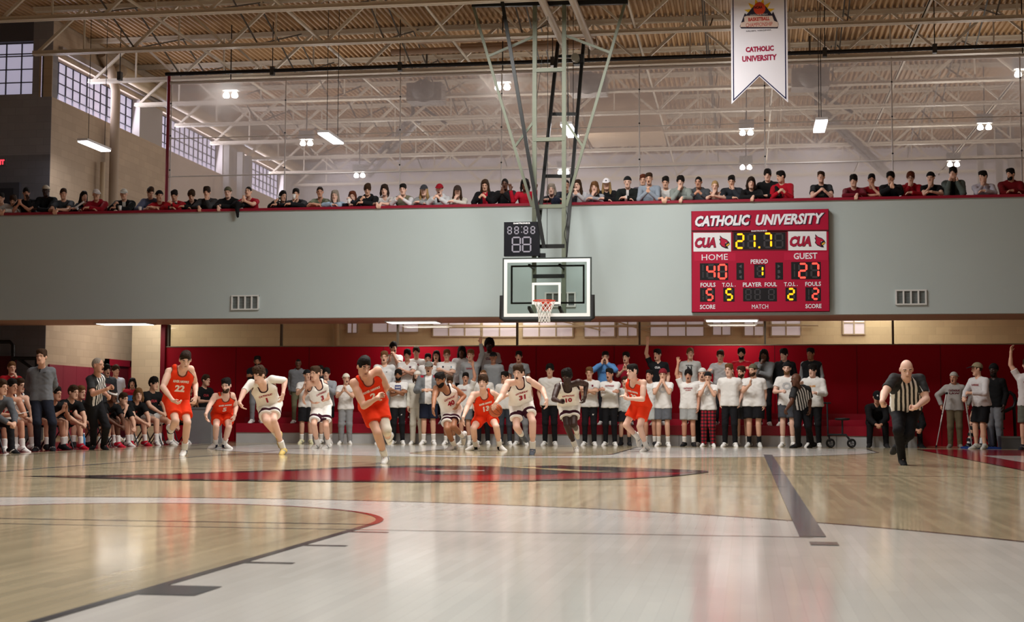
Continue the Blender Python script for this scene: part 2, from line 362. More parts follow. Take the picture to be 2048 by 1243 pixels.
mb = MB(); mb.box((-16, SY0 - .06, ZM), (d1[0], SY0 - .001, d1[2]), mat('4a4c56', .5)); mb.box((-15.85, SY0 - .08, ZM), (d1[0] - .15, SY0 - .06, d1[2] - .15), mat('2d2f38', .5)); mb.build('door_2', kind='structure')
# far wall and right wall of the upper gym
mb = MB(); mb.box((SX - .3, 54.3, ZM), (15.2, 54.6, 11), mat('dcd8e0', .6, 'noise', amt=.05, scale=.8)); mb.build('wall_far', kind='structure')
mb = MB(); mb.box((14.2, 29.9, ZM), (14.5, 54.3, 8.8), BEIGE); mb.box((14.2, 29.9, 10.0), (14.5, 54.3, 11), BEIGE)
for a, b in ((29.9, 33), (37.6, 39.4), (44.8, 46.6), (52, 54.3)): mb.box((14.2, a, 8.8), (14.5, b, 10), BEIGE)
mb.build('wall_right', kind='structure')
for i, (a, b) in enumerate(((33, 37.6), (39.4, 44.8), (46.6, 52))):
    mb = MB(); mb.box((14.42, a, 8.8), (14.45, b, 10), PANE)
    for k in range(13): y = a + (b - a) * k / 12; mb.box((14.38, y - .012, 8.8), (14.42, y + .012, 10), MULL)
    for k in range(5): z = 8.8 + .3 * k; mb.box((14.385, a, z - .012), (14.418, b, z + .012), MULL)
    mb.build('window_%d' % (i + 7), kind='structure')
# shell of the court hall around the camera
SH = mat('b9ada0', .7)
mb = MB(); mb.box((-18.3, -12, 0), (-18, SY0, 11), SH); mb.build('wall_court_left', kind='structure')
mb = MB(); mb.box((18, -12, 0), (18.3, 36, 11), SH); mb.box((14.5, 30.2, ZM), (18, 30.4, 11), SH); mb.build('wall_court_right', kind='structure')
mb = MB(); mb.box((-18.3, -12.3, 0), (18.3, -12, 11), SH); mb.build('wall_near', kind='structure')
# ribbed roof deck
mb = MB(); DK = mat('ab8860', .55, 'noise', .3, amt=.12, scale=1.5)
xs = []; x = -18.2
prof = []
while x < 18.2: prof += [(x, 10.9), (x + .05, 10.9), (x + .065, 10.97), (x + .135, 10.97)]; x += .15
vs = [(px, y, pz) for y in (-12, 55) for px, pz in prof]; n = len(prof)
mb.add(vs, [(i, n + i, n + i + 1, i + 1) for i in range(n - 1)], DK); mb.box((-18.2, -12, 11.0), (18.2, 55, 11.05), DK); mb.build('ceiling', kind='structure')
# roof trusses across the hall
TS = mat('cdc2b0', .5, 'noise', .35, amt=.08); TD = mat('4c463f', .5)
TZ = 9.68
for i, Y in enumerate((21.9, 25, 28, 31.1, 34.3, 37.4, 40.5, 43.6, 46.7, 49.8, 52.8)):
    mb = MB(); x0, x1 = (-17.9, 17.9) if Y < 30 else (SX + .02, 14.18)
    for dy in (-.06, .06):
        mb.box((x0, Y + dy - .045, TZ), (x1, Y + dy + .045, TZ + .02), TS); mb.box((x0, Y + dy - .01, TZ + .02), (x1, Y + dy + .01, TZ + .1), TS)
        mb.box((x0, Y + dy - .045, 10.87), (x1, Y + dy + .045, 10.895), TS); mb.box((x0, Y + dy - .01, 10.78), (x1, Y + dy + .01, 10.87), TS)
    X = x0 + .1; k = 0
    while X < x1 - 1.3:
        mb.bar((X, Y, TZ + .05), (X + 1.25, Y, 10.85), .07, .07, TS) if k % 2 == 0 else mb.bar((X, Y, 10.85), (X + 1.25, Y, TZ + .05), .055, .055, TS)
        if k % 2 == 0: mb.bar((X + 1.25, Y, TZ + .05), (X + 1.25, Y, 10.85), .04, .04, TS)
        X += 1.25; k += 1
    mb.build('beam_truss.%03d' % i, kind='structure')
mb = MB()
for X in (-9.3, -6.1, -2.9, 1.6, 4.9, 8.2, 11.4): mb.box((X - .03, 21, TZ + .1), (X + .03, 54, TZ + .14), TS); mb.box((X - .03, 21, TZ + .1), (X - .02, 54, TZ + .18), TS)
rnd = random.Random(4)
for j, Y in enumerate((28, 31.1, 34.3, 37.4, 40.5, 43.6, 46.7)):
    for X in (-10.9, -7.7, -4.5, -1.1, 3.2, 6.5, 9.8): mb.bar((X, Y, 10.8), (X, Y + 3.1, TZ + .1), .03, .03, TD); mb.bar((X + .15, Y, TZ + .1), (X + .15, Y + 3.1, 10.8), .03, .03, TD)
mb.build('beam_bridging', kind='structure')
# pipes and ducts under the roof
mb = MB(); PK = mat('b99f8a', .5)
mb.tube([(-4.2, 33.4, 10.3), (.4, 33.4, 10.3), (.4, 34.2, 10.3), (-3.2, 34.2, 10.3)], .09, PK); mb.tube([(-5, 33.9, 10.15), (0, 33.9, 10.15)], .08, PK); tag(mb.build('roof_pipe'), 'looped tan pipe run hung under the ribbed roof deck left of the hoop mast', 'pipe')
for nm, X, lab in (('a', -.15, 'left'), ('b', .5, 'right')):
    mb = MB(); mb.tube([(X, 22, 9.62), (X + .05, 31.3, 9.45)], .085, mat('b5a693', .5)); tag(mb.build('ceiling_pipe'), 'thick beige pipe running toward the hoop mast from above, the %s of two' % lab, 'pipe', 'beige ceiling pipes above the hoop')
mb = MB(); mb.tube([(SX + .3, 35.4, 4.5), (SX + .3, 35.4, 9.7), (SX + .22, 35.2, 10.3), (SX + .15, 34.8, 10.6)], .13, mat('a08d78', .5)); mb.tube([(SX + .2, 34.9, 4.5), (SX + .2, 34.9, 7.6)], .07, mat('b09c80', .5))
mb.build('pillar_pipe', kind='structure')
mb = MB(); mb.tube([(SX + .35, 35.6, 10.3), (SX + .35, 54, 10.3)], .2, mat('a89476', .5)); mb.box((SX, SY0 + .3, 10.1), (SX + .12, 40, 10.25), mat('9c938e', .5)); tag(mb.build('wall_duct'), 'long round beige duct running along the top of the left window wall', 'duct')
mb = MB(); a = at(1170, 205, 'Y', 43); b = at(1324, 262, 'Y', 43); mb.box((a[0], 43, b[2]), (b[0], 45.5, a[2] + .3), mat('b59c80', .7)); tag(mb.build('ceiling_duct'), 'boxy tan duct seen through the net right of the mast', 'duct')
for x, y, lab in ((853, 188, 'left of the hoop mast'), (1178, 172, 'just right of the hoop mast'), (1620, 160, 'right of the hanging banner')):
    p = at(x, y, 'Y', 37); mb = MB(); mb.box(p - V(.5, .35, .26), p + V(.5, .35, .26), mat('77706a', .5)); mb.lathe([(.3, -.05), (.32, .1), (.05, .12)], p - V(0, .36, 0), mat('5b5550', .5), axis=(0, -1, 0))
    mb.bar(p + V(0, 0, .2), p + V(0, 0, 1.6), .05, .05, TD); tag(mb.build('unit_heater'), 'grey unit heater under the roof behind the net, ' + lab, 'heater', 'unit heaters behind the net')
# folded backboard braces in the upper gym
for pts, lab in ((((826, 232), (722, 345), (838, 242), (738, 352)), 'left'), (((1632, 215), (1772, 352), (1646, 220), (1786, 352)), 'right')):
    P = [at(x, y, 'Y', 43 if i % 2 == 0 else 50) for i, (x, y) in enumerate(pts)]; mb = MB()
    for a, b in ((P[0], P[1]), (P[2], P[3])): mb.bar(a, b, .13, .13, mat('6e6660', .5))
    mb.bar(P[0], P[2], .1, .1, TD); mb.bar(P[0] + V(0, 0, .5), P[2] + V(.9, 0, -.1), .09, .09, TD); mb.bar(P[0], V(P[0][0], P[0][1], 10.8), .1, .1, TD); mb.bar(P[2] * .5 + P[3] * .5, P[0] * .5 + P[1] * .5, .08, .08, TD)
    tag(mb.build('folded_goal_frame'), 'grey goal brace folded up to the roof of the upper gym, %s of the scene' % lab, 'frame', 'folded goal frames behind the net')
for x, lab in ((1958, 'leftmost'), (1996, 'middle'), (2020, 'rightmost')):
    a = at(x, 200, 'Y', 50); mb = MB(); mb.box((a[0] - .1, 49.9, ZM), (a[0] + .1, 50.1, 10.8), mat('8b847c', .5)); mb.build('pillar_upper_right.%d' % x, kind='structure')
for x in (455, 482, 497): a = at(x, 300, 'X', SX + .5); mb = MB(); mb.box((a[0] - .1, a[1] - .1, ZM), (a[0] + .1, a[1] + .1, 9.7), mat('8b847c', .5)); mb.build('pillar_upper_left.%d' % x, kind='structure')
# divider net
NT = empty('divider_net', (0, 33, ZM)); tag(NT, 'tall white mesh divider net hung behind the balcony spectators', 'net')
NM = mat_net('ece2e2', .34); mb = MB(); mb.add([(-10.7, 33, ZM), (14.1, 33, ZM), (14.1, 33, 9.36), (-10.7, 33, 9.36)], [(0, 1, 2, 3)], NM); mb.build('mesh', NT)
WR = mat('cdc6c2', .6); BK = mat('17171a', .4)
for x in (341, 570, 800, 1003, 1279, 1530, 1785, 2043):
    a = at(x, 300, 'Y', 32.98); mb = MB(); mb.tube([(a[0], 32.98, ZM), (a[0], 32.98, 9.36)], .017, WR, 6)
    for z in (6.15, 7.0, 7.9, 8.75): mb.lathe([(0, -.025), (.03, 0), (0, .025)], (a[0], 32.95, z), BK, 8)
    mb.build('rope', NT)
for z, r in ((6.83, .016), (7.83, .012), (9.3, .045)):
    mb = MB(); mb.tube([(-10.7, 32.985, z), (14.1, 32.985, z)], r, WR, 6); mb.build('hem' if r > .04 else 'rope', NT)
mb = MB(); mb.tube([(-10.74, 32.98, ZM), (-10.74, 32.98, 9.5)], .045, mat('7d1428', .4)); mb.build('pole', NT)
mb = MB(); mb.tube([(-10.8, 32.9, 9.52), (14.1, 32.9, 9.52)], .05, BK); mb.build('top_pipe', NT)
for x in (240, 545, 800, 1105, 1500, 1650, 1870):
    a = at(x, 140, 'Y', 32.9); mb = MB(); mb.box((a[0] - .05, 32.83, 9.4), (a[0] + .05, 32.97, 9.62), mat('3a3836', .5)); mb.tube([(a[0], 32.9, 9.6), (a[0], 32.9, 10.8)], .012, BK, 6); mb.build('hanger', NT)
# high-bay twin lamps seen through the net
BULB = mat('fffdf6', .3, emit=30)
HB = [((461, 192), 9.0, 'far-left one above the red net pole'), ((613, 288), 9.0, 'left of the first hanging strip light'), ((719, 352), 9.0, 'small one low over the blonde spectator'), ((1005, 176), 9.0, 'just left of the hoop mast'), ((1127, 346), 9.0, 'small one behind the hoop mast'), ((1493, 267), 9.0, 'under the hanging banner, upper of two'), ((1492, 336), 9.0, 'under the hanging banner, lower of two'), ((1907, 330), 9.0, 'lower right one over the spectators'), ((1969, 256), 9.0, 'upper right one'), ((2046, 150), 9.0, 'at the right picture edge')]
for (x, y), z, lab in HB:
    p = at(x, y, 'Z', z); t = empty('high_bay_lamp', p); tag(t, 'glowing twin-bulb high bay lamp behind the net, ' + lab, 'lamp', 'high bay lamps of the upper gym')
    mb = MB(); mb.box(p + V(-.22, -.12, .14), p + V(.22, .12, .4), mat('6f6c68', .5)); mb.tube([p + V(0, 0, .4), V(p[0], p[1], 10.95)], .015, BK, 6); mb.build('housing', t)
    for s in (-1, 1): mb = MB(); mb.lathe([(0, -.055), (.065, -.04), (.09, 0), (.07, .07), (0, .14)], p + V(s * .115, 0, 0), BULB, 14); mb.build('bulb', t)
# hanging strip lights over the balcony
TUBE = mat('fbfaff', .3, emit=9)
for (x0, y0), (x1, y1), lab in (((167, 281), (210, 301), 'far left by the block wall'), ((643, 265), (680, 286), 'left of the hoop mast'), ((1131, 248), (1148, 273), 'behind the hoop mast'), ((1650, 239), (1632, 263), 'right of the hanging banner')):
    a = at(x0, y0, 'Z', 7.5); b = at(x1, y1, 'Z', 7.5); X = (a[0] + b[0]) / 2; t = empty('strip_light', (X, a[1], 7.5)); tag(t, 'glowing linear strip light hung on cables, ' + lab, 'light', 'strip lights over the balcony')
    a[0] = b[0] = X
    mb = MB(); mb.box((X - .14, a[1], 7.5), (X + .14, b[1], 7.56), mat('d8d8dc', .4)); mb.build('housing', t)
    mb = MB(); mb.box((X - .13, a[1] + .02, 7.47), (X + .13, b[1] - .02, 7.499), TUBE); mb.build('diffuser', t)
    for y in (a[1] + .35, b[1] - .1): mb = MB(); mb.tube([(X, y, 7.55), (X, y, 10.95)], .008, BK, 6); mb.build('cable', t)
    area('strip_lamp', (X, (a[1] + b[1]) / 2, 7.44), .26, 16, (1, .98, 1), sy=1.4)
for x0, x1, lab in ((188, 289, 'above the coach and referee'), (784, 882, 'above the students left of the basket'), (1415, 1514, 'under the scoreboard')):
    a = at(x0, 646, 'Z', 2.9); b = at(x1, 646, 'Z', 2.9); mb = MB()
    mb.box((a[0] - .04, 31.2, 2.895), (b[0] + .04, 31.86, 2.919), mat('d5d2cc', .5)); mb.box((a[0], 31.24, 2.885), (b[0], 31.82, 2.894), mat('fffaf5', .3, emit=3))
    tag(mb.build('soffit_light'), 'flat lit ceiling panel in the balcony soffit, ' + lab, 'light', 'soffit lights'); area('soffit_lamp', ((a[0] + b[0]) / 2, 31.5, 2.87), 1.1, 15, sy=.5)
# air vents on the balcony front
for x0, x1, y0, y1, lab in ((464, 516, 590, 619, 'left of the hoop'), (1091, 1150, 584, 613, 'behind the glass backboard'), (1792, 1852, 579, 609, 'right of the scoreboard')):
    a = at(x0, y0, 'Y', 29.87); b = at(x1, y1, 'Y', 29.87); t = empty('air_vent', ((a[0] + b[0]) / 2, 29.87, b[2])); tag(t, 'white framed wall vent with four dark panels, ' + lab, 'vent', 'wall vents on the balcony front')
    mb = MB(); W_ = mat('d6d8d6', .5)
    for k in range(5): X = a[0] + (b[0] - a[0]) * k / 4; mb.box((X - .018, 29.864, b[2] + .004), (X + .018, 29.899, a[2] - .004), W_)
    mb.box((a[0] - .018, 29.86, a[2] - .03), (b[0] + .018, 29.9, a[2]), W_); mb.box((a[0] - .018, 29.86, b[2]), (b[0] + .018, 29.9, b[2] + .03), W_); mb.build('frame', t)
    mb = MB()
    for k in range(12): z = b[2] + (a[2] - b[2]) * (k + .5) / 12; mb.add([(a[0], 29.895, z - .012), (b[0], 29.895, z - .012), (b[0], 29.875, z + .008), (a[0], 29.875, z + .008)], [(0, 1, 2, 3)], mat('7d8484', .5))
    mb.build('louvre', t)

# ------------------------------------------------------------------ basketball goal
YB = 28.3; ST = mat('666b5c', .5, 'noise', .4, amt=.15, scale=4); SB = mat('1e1f1f', .45)
G = empty('basketball_goal', (-.08, 27.43, 2.74)); tag(G, 'ceiling-hung basketball goal with glass backboard and tall braced steel mast', 'basketball goal')
def gp(x, y, Y=YB): return at(x, y, 'Y', Y)
def gbar(name, a, b, wd, m): mb = MB(); mb.bar(a, b, wd, wd, m); return mb.build(name, G)
XL, XR = -.395, .255
for X in (XL, XR): mb = MB(); mb.box((X - .045, YB - .045, 2.75), (X + .045, YB + .045, 9.72), ST); mb.build('mast_post', G)
gbar('top_pipe', gp(944, 10) , gp(1256, 4), .1, SB)
gbar('side_brace', gp(946, 11), (XL - .05, YB, 5.2), .06, ST); gbar('side_brace', gp(1250, 6), (XR + .05, YB, 5.2), .06, ST)
gbar('tie_brace', gp(976, 113), (XL, YB, 8.97), .05, ST); gbar('tie_brace', gp(1220, 105), (XR, YB, 8.97), .05, ST)
gbar('tie_brace', gp(1027, 297), (XL, YB, 7.1), .05, ST); gbar('tie_brace', gp(1166, 293), (XR, YB, 7.1), .05, ST)
for z, m in ((8.2, ST), (6.67, ST), (5.2, ST), (4.33, SB), (3.68, SB)): mb = MB(); mb.box((XL - .02, YB - .05, z - .04), (XR + .02, YB + .05, z + .04), m); mb.build('cross_bar', G)
gbar('front_brace', gp(1003, -6, 28.05), gp(1088, 495, 28.1), .075, SB)
for (x0, y0), (x1, y1) in (((1116, 85), (1079, 437)), ((1167, 88), (1131, 512))): gbar('rear_brace', at(x0, y0, 'Z', 9.5), gp(x1, y1, YB + .06), .075, SB)
for ya, yb, xs_ in ((113, 113, (1113, 1163)), (228, 228, (1104, 1153)), (352, 352, (1090, 1142))):
    t_ = (ya - 85) / 400; Y_ = 31.4 + (YB - 31.4) * min(1, t_ * 1.1); gbar('rear_cross_bar', at(xs_[0], ya, 'Y', Y_), at(xs_[1], yb, 'Y', Y_), .07, SB)
mb = MB(); p = at(1158, 120, 'Y', 31); mb.box(p - V(.12, .1, .12), p + V(.12, .1, .12), SB); mb.tube([p + V(-.06, -.1, 0), p + V(-.06, -.3, 0)], .1, mat('8a8676', .4)); mb.build('winch', G)
for x0, y0, x1, y1 in ((1096, 10, 1094, 490), (1085, 110, 1068, 240), (1135, 100, 1137, 240)): mb = MB(); mb.tube([gp(x0, y0, 28.4), gp(x1, y1, 28.4)], .006, SB, 5); mb.build('cable', G)
mb = MB(); mb.tube([gp(1132 + 3 * math.sin(i * .9), 420 + i * 9, 28.2) for i in range(12)], .008, SB, 5); mb.build('chain', G)
yF = 27.43; zt, zb = 3.965, 2.745; xl, xr = -.915, .915
mb = MB(); mb.box((xl + .03, yF, zb + .03), (xr - .03, yF + .012, zt - .03), mat_glass('f0f6f4', .0, name='backboard_glass')); mb.build('glass', G)
mb = MB(); WH = mat('eef0ee', .35)
def frame(mb, x0, x1, z0, z1, t, y0, y1, m):
    mb.box((x0, y0, z0), (x1, y1, z0 + t), m); mb.box((x0, y0, z1 - t), (x1, y1, z1), m); mb.box((x0, y0, z0 + t), (x0 + t, y1, z1 - t), m); mb.box((x1 - t, y0, z0 + t), (x1, y1, z1 - t), m)
frame(mb, xl, xr, zb, zt, .07, yF - .004, yF - .001, WH)
a = at(1064, 565, 'Y', yF); b = at(1121.5, 608, 'Y', yF); frame(mb, a[0], b[0], b[2], a[2], .052, yF - .004, yF - .001, WH); mb.build('target_lines', G)
mb = MB(); frame(mb, xl - .03, xr + .03, zb - .03, zt + .03, .035, yF - .002, yF + .06, mat('3b4240', .4)); mb.build('frame', G)
mb = MB(); frame(mb, xl + .13, xr - .13, zb + .28, zt - .12, .035, yF + .1, yF + .14, SB); mb.bar((XL, YB, 2.8), (XL, yF + .12, 2.95), .06, .06, SB); mb.bar((XR, YB, 2.8), (XR, yF + .12, 2.95), .06, .06, SB)
mb.bar((XL, YB, 3.85), (XL, yF + .12, 3.85), .05, .05, SB); mb.bar((XR, YB, 3.85), (XR, yF + .12, 3.85), .05, .05, SB); mb.build('support_frame', G)
mb = MB(); PD = mat('2a2b2c', .7)
mb.tube([(xl - .045, yF + .03, 3.2), (xl - .05, yF + .03, 2.72), (xl, yF + .03, 2.69), (xr, yF + .03, 2.69), (xr + .05, yF + .03, 2.72), (xr + .045, yF + .03, 3.2)], .05, PD, 10); mb.build('edge_pad', G)
mb = MB(); RM = mat('d2391c', .35, spec=.5); rc = V(0, yF - .38, 3.05)
mb.tube([rc + V(.2286 * math.cos(t), .2286 * math.sin(t), 0) for t in np.linspace(0, 2 * math.pi, 37)[:-1]], .011, RM, 8, closed=True)
mb.box((-.08, yF - .16, 3.02), (.08, yF - .004, 3.055), RM); mb.box((-.1, yF - .03, 2.86), (.1, yF - .004, 3.05), RM); mb.bar((-.06, yF - .16, 3.02), (-.05, yF - .01, 2.88), .02, .02, RM); mb.bar((.06, yF - .16, 3.02), (.05, yF - .01, 2.88), .02, .02, RM); mb.build('rim', G)
mb = MB(); NTM = mat('efece6', .8); K = 12
def npt(i, j): # diamond net
    z = 3.04 - j * .062; r = (.222, .2, .172, .148, .13, .12, .118, .122)[j]; t = (i + (.5 if j % 2 else 0)) * 2 * math.pi / K
    return rc + V(r * math.cos(t), r * math.sin(t), z - 3.05)
for j in range(7):
    for i in range(K):
        s = 1 if j % 2 else 0
        mb.tube([npt(i, j), npt(i - 1 + s, j + 1)], .005, NTM, 5, cap=False); mb.tube([npt(i, j), npt(i + s, j + 1)], .005, NTM, 5, cap=False)
mb.build('net', G)

# seven-segment digits
SEGS = {'0': 'abcdef', '1': 'bc', '2': 'abged', '3': 'abgcd', '4': 'fgbc', '5': 'afgcd', '6': 'afgedc', '7': 'abc', '8': 'abcdefg', '9': 'abcdfg', ' ': ''}
def seven(mb, ch, P, u, v, wd, hg, th, on, off, skip=''):
    """P(u,v)->3-D, (u,v) lower left"""
    h2 = hg / 2; seg = {'a': (0, hg, wd, hg), 'd': (0, 0, wd, 0), 'g': (0, h2, wd, h2), 'f': (0, h2, 0, hg), 'e': (0, 0, 0, h2), 'b': (wd, h2, wd, hg), 'c': (wd, 0, wd, h2)}
    for s, (a, b, c, d) in seg.items():
        if s in skip and s not in SEGS[ch]: continue
        m = on if s in SEGS[ch] else off
        if m is None: continue
        g = th * .62; t = th / 2
        if b == d: q = [(a + g, b - t), (c - g, b - t), (c - g + t * .7, b), (c - g, b + t), (a + g, b + t), (a + g - t * .7, b)]
        else: q = [(a - t, b + g), (a, b + g - t * .7), (a + t, b + g), (a + t, d - g), (a, d - g + t * .7), (a - t, d - g)]
        mb.quad([P(u + x, v + y) for x, y in q], m)
# shot clock
C = empty('shot_clock', (-.68, 28.05, 4.14)); tag(C, 'black shot clock with unlit grey digits beside the hoop mast', 'shot clock')
a = at(1008, 444, 'Y', 28.09); b = at(1079, 511, 'Y', 28.09); x0, x1, z0, z1 = a[0], b[0], b[2], a[2]; yy = 28.09
mb = MB(); mb.box((x0, yy, z0), (x1, yy + .14, z1), mat('15161c', .4)); mb.box((x1 - .04, yy + .05, z0 - .1), (x1 + .12, yy + .12, z0 + .06), SB); mb.build('case', C)
mb = MB(); P = lambda u, v: (x0 + u, yy - .003, z0 + v); OFF = mat('8f8c98', .5); W0, H0 = x1 - x0, z1 - z0
for u in (.11, .305, .565, .76): mb = MB(); seven(mb, '8', P, u * W0, .655 * H0, .1 * W0, .2 * H0, .03 * W0, OFF, None); mb.build('digit', C)
for u in (.24, .53): mb = MB(); seven(mb, '8', P, u * W0, .125 * H0, .22 * W0, .42 * H0, .04 * W0, OFF, None); mb.build('digit', C)
for v in (.68, .84): mb = MB(); mb.box((x0 + .485 * W0, yy - .004, z0 + v * H0), (x0 + .51 * W0, yy - .001, z0 + (v + .03) * H0), OFF); mb.build('colon_dot', C)
mb = MB(); put_text(mb, 'DAKTRONICS', ((x0 + x1) / 2, yy - .004, z1 - .03), (1, 0, 0), (0, 0, 1), .36, .035, mat('e8e8ea', .5), bold=.04); mb.build('lettering', C)

# ------------------------------------------------------------------ scoreboard
S = empty('scoreboard', (4.45, 29.75, 2.98)); tag(S, 'big red scoreboard with lit yellow and red digits on the balcony front', 'scoreboard')
sx0, sx1, sz0, sz1, sy = 2.955, 5.945, 2.985, 5.24, 29.74
def SP(cx, cy, dy=0):
    u = (cx - 125) / 1412; yt = 110 - 18 * u; yb = 1155 - 10 * u
    return V(sx0 + u * (sx1 - sx0), sy + dy, sz0 + (yb - cy) / (yb - yt) * (sz1 - sz0))
SR = mat('a60c34', .45, spec=.35); DKC = mat('17161a', .5)
mb = MB(); mb.box((sx0, sy, sz0), (sx1, sy + .14, sz1), SR); mb.box((sx0 - .012, sy + .02, sz0 - .012), (sx1 + .012, sy + .145, sz1 + .004), mat('5a0a18', .5)); mb.build('cabinet', S)
def rect(mb, x0, y0, x1, y1, m, dy=-.002): mb.quad([SP(x0, y1, dy), SP(x1, y1, dy), SP(x1, y0, dy), SP(x0, y0, dy)], m)
mb = MB(); rect(mb, 127, 308, 1537, 326, mat('4a0a16', .5)); rect(mb, 545, 318, 1115, 522, mat('5d0d1c', .5)); rect(mb, 150, 545, 580, 628, mat('b41a3e', .45)); rect(mb, 1080, 540, 1530, 622, mat('b41a3e', .45), -.0022); mb.build('trim_panel', S)
for x0_, y0_, x1_, y1_ in ((562, 332, 1097, 508), (208, 652, 502, 826), (588, 648, 666, 824), (772, 666, 884, 804), (990, 645, 1068, 822), (1152, 640, 1454, 818), (208, 908, 364, 1050), (450, 906, 566, 1048), (655, 908, 1003, 1046), (1092, 904, 1206, 1044), (1296, 902, 1452, 1042)):
    mb = MB(); rect(mb, x0_, y0_, x1_, y1_, DKC, -.004); mb.build('display', S)
YL = mat('ffa816', .4, emit=1.5); RL = mat('ff4438', .4, emit=1.9); OFS = mat('3d3b3f', .6)
mb = MB()
def dig(ch, x, y, wd, hg, th, on, skip=''):
    mb = MB(); k = (sx1 - sx0) / 1412; o = SP(x, y + hg, -.007)
    seven(mb, ch, lambda u, v: (o[0] + u, o[1], o[2] + v), 0, 0, wd * k, hg * (sz1 - sz0) / 1045, th * k, on, OFS, skip)
    if mb.v: mb.build('digit', S)
dig('2', 590, 352, 72, 142, 20, YL); dig('1', 712, 354, 66, 138, 20, YL); dig('7', 880, 346, 68, 142, 20, YL); dig(' ', 992, 350, 74, 138, 16, YL)
o = SP(826, 488, -.007); mb.box(o - V(.02, .001, .02), o + V(.02, .001, .02), YL)
dig('1', 175, 665, 66, 142, 16, None, 'abcdefg'); dig('4', 285, 672, 76, 132, 20, RL); dig('0', 404, 668, 76, 142, 20, RL)
dig('1', 806, 686, 52, 98, 18, YL); dig('2', 1234, 660, 74, 142, 20, RL); dig('7', 1358, 658, 72, 138, 20, RL)
dig('5', 278, 922, 60, 110, 19, RL); dig('5', 482, 920, 58, 110, 19, YL); dig(' ', 684, 924, 52, 104, 13, None); dig(' ', 778, 924, 52, 104, 13, None); dig(' ', 920, 924, 54, 104, 13, None)
dig('2', 1120, 918, 58, 108, 19, YL); dig('2', 1370, 916, 56, 106, 19, RL)
for x, y in ((240, 668), (1186, 660), (240, 928), (1330, 922)): rect(mb, x - 6, y, x + 6, y + 62, OFS, -.007); rect(mb, x - 6, y + 72, x + 6, y + 134 if y < 800 else y + 104, OFS, -.007)
mb.build('digits', S)
mb = MB(); put = lambda t, x, y, wd, hg, m=mat('dcdadd', .5), **k: put_text(mb, t, SP(x, y, -.006), SP(x + 100, y, 0) - SP(x, y, 0) if 0 else (1, 0, .012), (0, 0, 1), wd * (sx1 - sx0) / 1412, hg * (sz1 - sz0) / 1045, m, **k)
put('CATHOLIC', 452, 212, 590, 122, mat('2a1a30', .5), shear=.25, bold=.09); put('UNIVERSITY', 1148, 199, 722, 122, mat('2a1a30', .5), shear=.25, bold=.09)
mb2 = mb; mb = MB()
def put_l(t, x, y, wd, hg, m, **k): mb = MB(); put_text(mb, t, SP(x, y, -.009), (1, 0, .012), (0, 0, 1), wd * (sx1 - sx0) / 1412, hg * (sz1 - sz0) / 1045, m, **k); mb.build('lettering', S)
WL = mat('e6e6ee', .5)
put_l('CATHOLIC', 446, 209, 574, 112, WL, shear=.25, bold=.05); put_l('UNIVERSITY', 1142, 196, 706, 112, WL, shear=.25, bold=.05)
for t, x, y, wd, hg in (('HOME', 363, 588, 272, 62), ('GUEST', 1300, 578, 242, 64), ('PERIOD', 825, 634, 178, 46), ('FOULS', 292, 875, 156, 44), ('T.O.L .', 508, 874, 140, 42), ('PLAYER', 751, 872, 194, 44), ('FOUL', 942, 871, 126, 44), ('T.O.L .', 1147, 869, 140, 42), ('FOULS', 1375, 867, 160, 44), ('SCORE', 286, 1103, 160, 44), ('MATCH', 829, 1100, 168, 44), ('SCORE', 1376, 1095, 164, 44)): put_l(t, x, y, wd, hg, WL, bold=.02)
put_l('DAKTRONICS', 826, 317, 162, 14, WL, bold=.05); put_l('B', 628, 740, 26, 34, mat('55535a', .5), bold=.03); put_l('B', 1028, 740, 26, 34, mat('55535a', .5), bold=.03)
for x, s in ((628, -1), (1028, 1)):
    for y in (684, 794): o = SP(x, y, -.006); mb.quad([o + V(s * .03, 0, 0), o + V(-s * .03, 0, .04), o + V(-s * .03, 0, -.04)], mat('55535a', .5))
mb.build('possession_arrows', S); mb2.build('lettering_shadow', S)
for cx, nm in ((337, 'left'), (1320, 'right')):
    mb = MB(); dy = -10 if cx > 900 else 0; rect(mb, cx - 196, 334 + dy, cx + 196, 530 + dy, mat('dfe0e4', .5), -.005)
    put_text(mb, 'CUA', SP(cx - 70, 438 + dy, -.008), (1, 0, 0), (0, 0, 1), .475, .24, mat('4a0a1c', .5), shear=.22, bold=.07); put_text(mb, 'CUA', SP(cx - 72, 436 + dy, -.010), (1, 0, 0), (0, 0, 1), .46, .225, mat('a3163a', .5), shear=.22, bold=.045)
    q = lambda L, m, d: mb.quad([SP(cx + x, y + dy, d) for x, y in L][::-1], m)
    q([(80, 362), (110, 390), (150, 405), (176, 430), (186, 455), (160, 480), (170, 502), (140, 498), (100, 480), (76, 450), (86, 430), (72, 400), (84, 400)], mat('1b1420', .5), -.008)
    q([(88, 378), (112, 398), (148, 412), (168, 432), (140, 440), (130, 462), (140, 486), (104, 472), (84, 448), (94, 430), (82, 408), (90, 408)], mat('b0163c', .5), -.010)
    q([(140, 440), (172, 436), (184, 456), (160, 468), (150, 486), (134, 462)], mat('1b1420', .5), -.011); q([(146, 462), (172, 446), (184, 458), (160, 468), (166, 474), (150, 476)], mat('d8a83a', .5), -.0125); q([(138, 438), (150, 440), (146, 448)], WL, -.0125)
    mb.build('sponsor_panel', S)

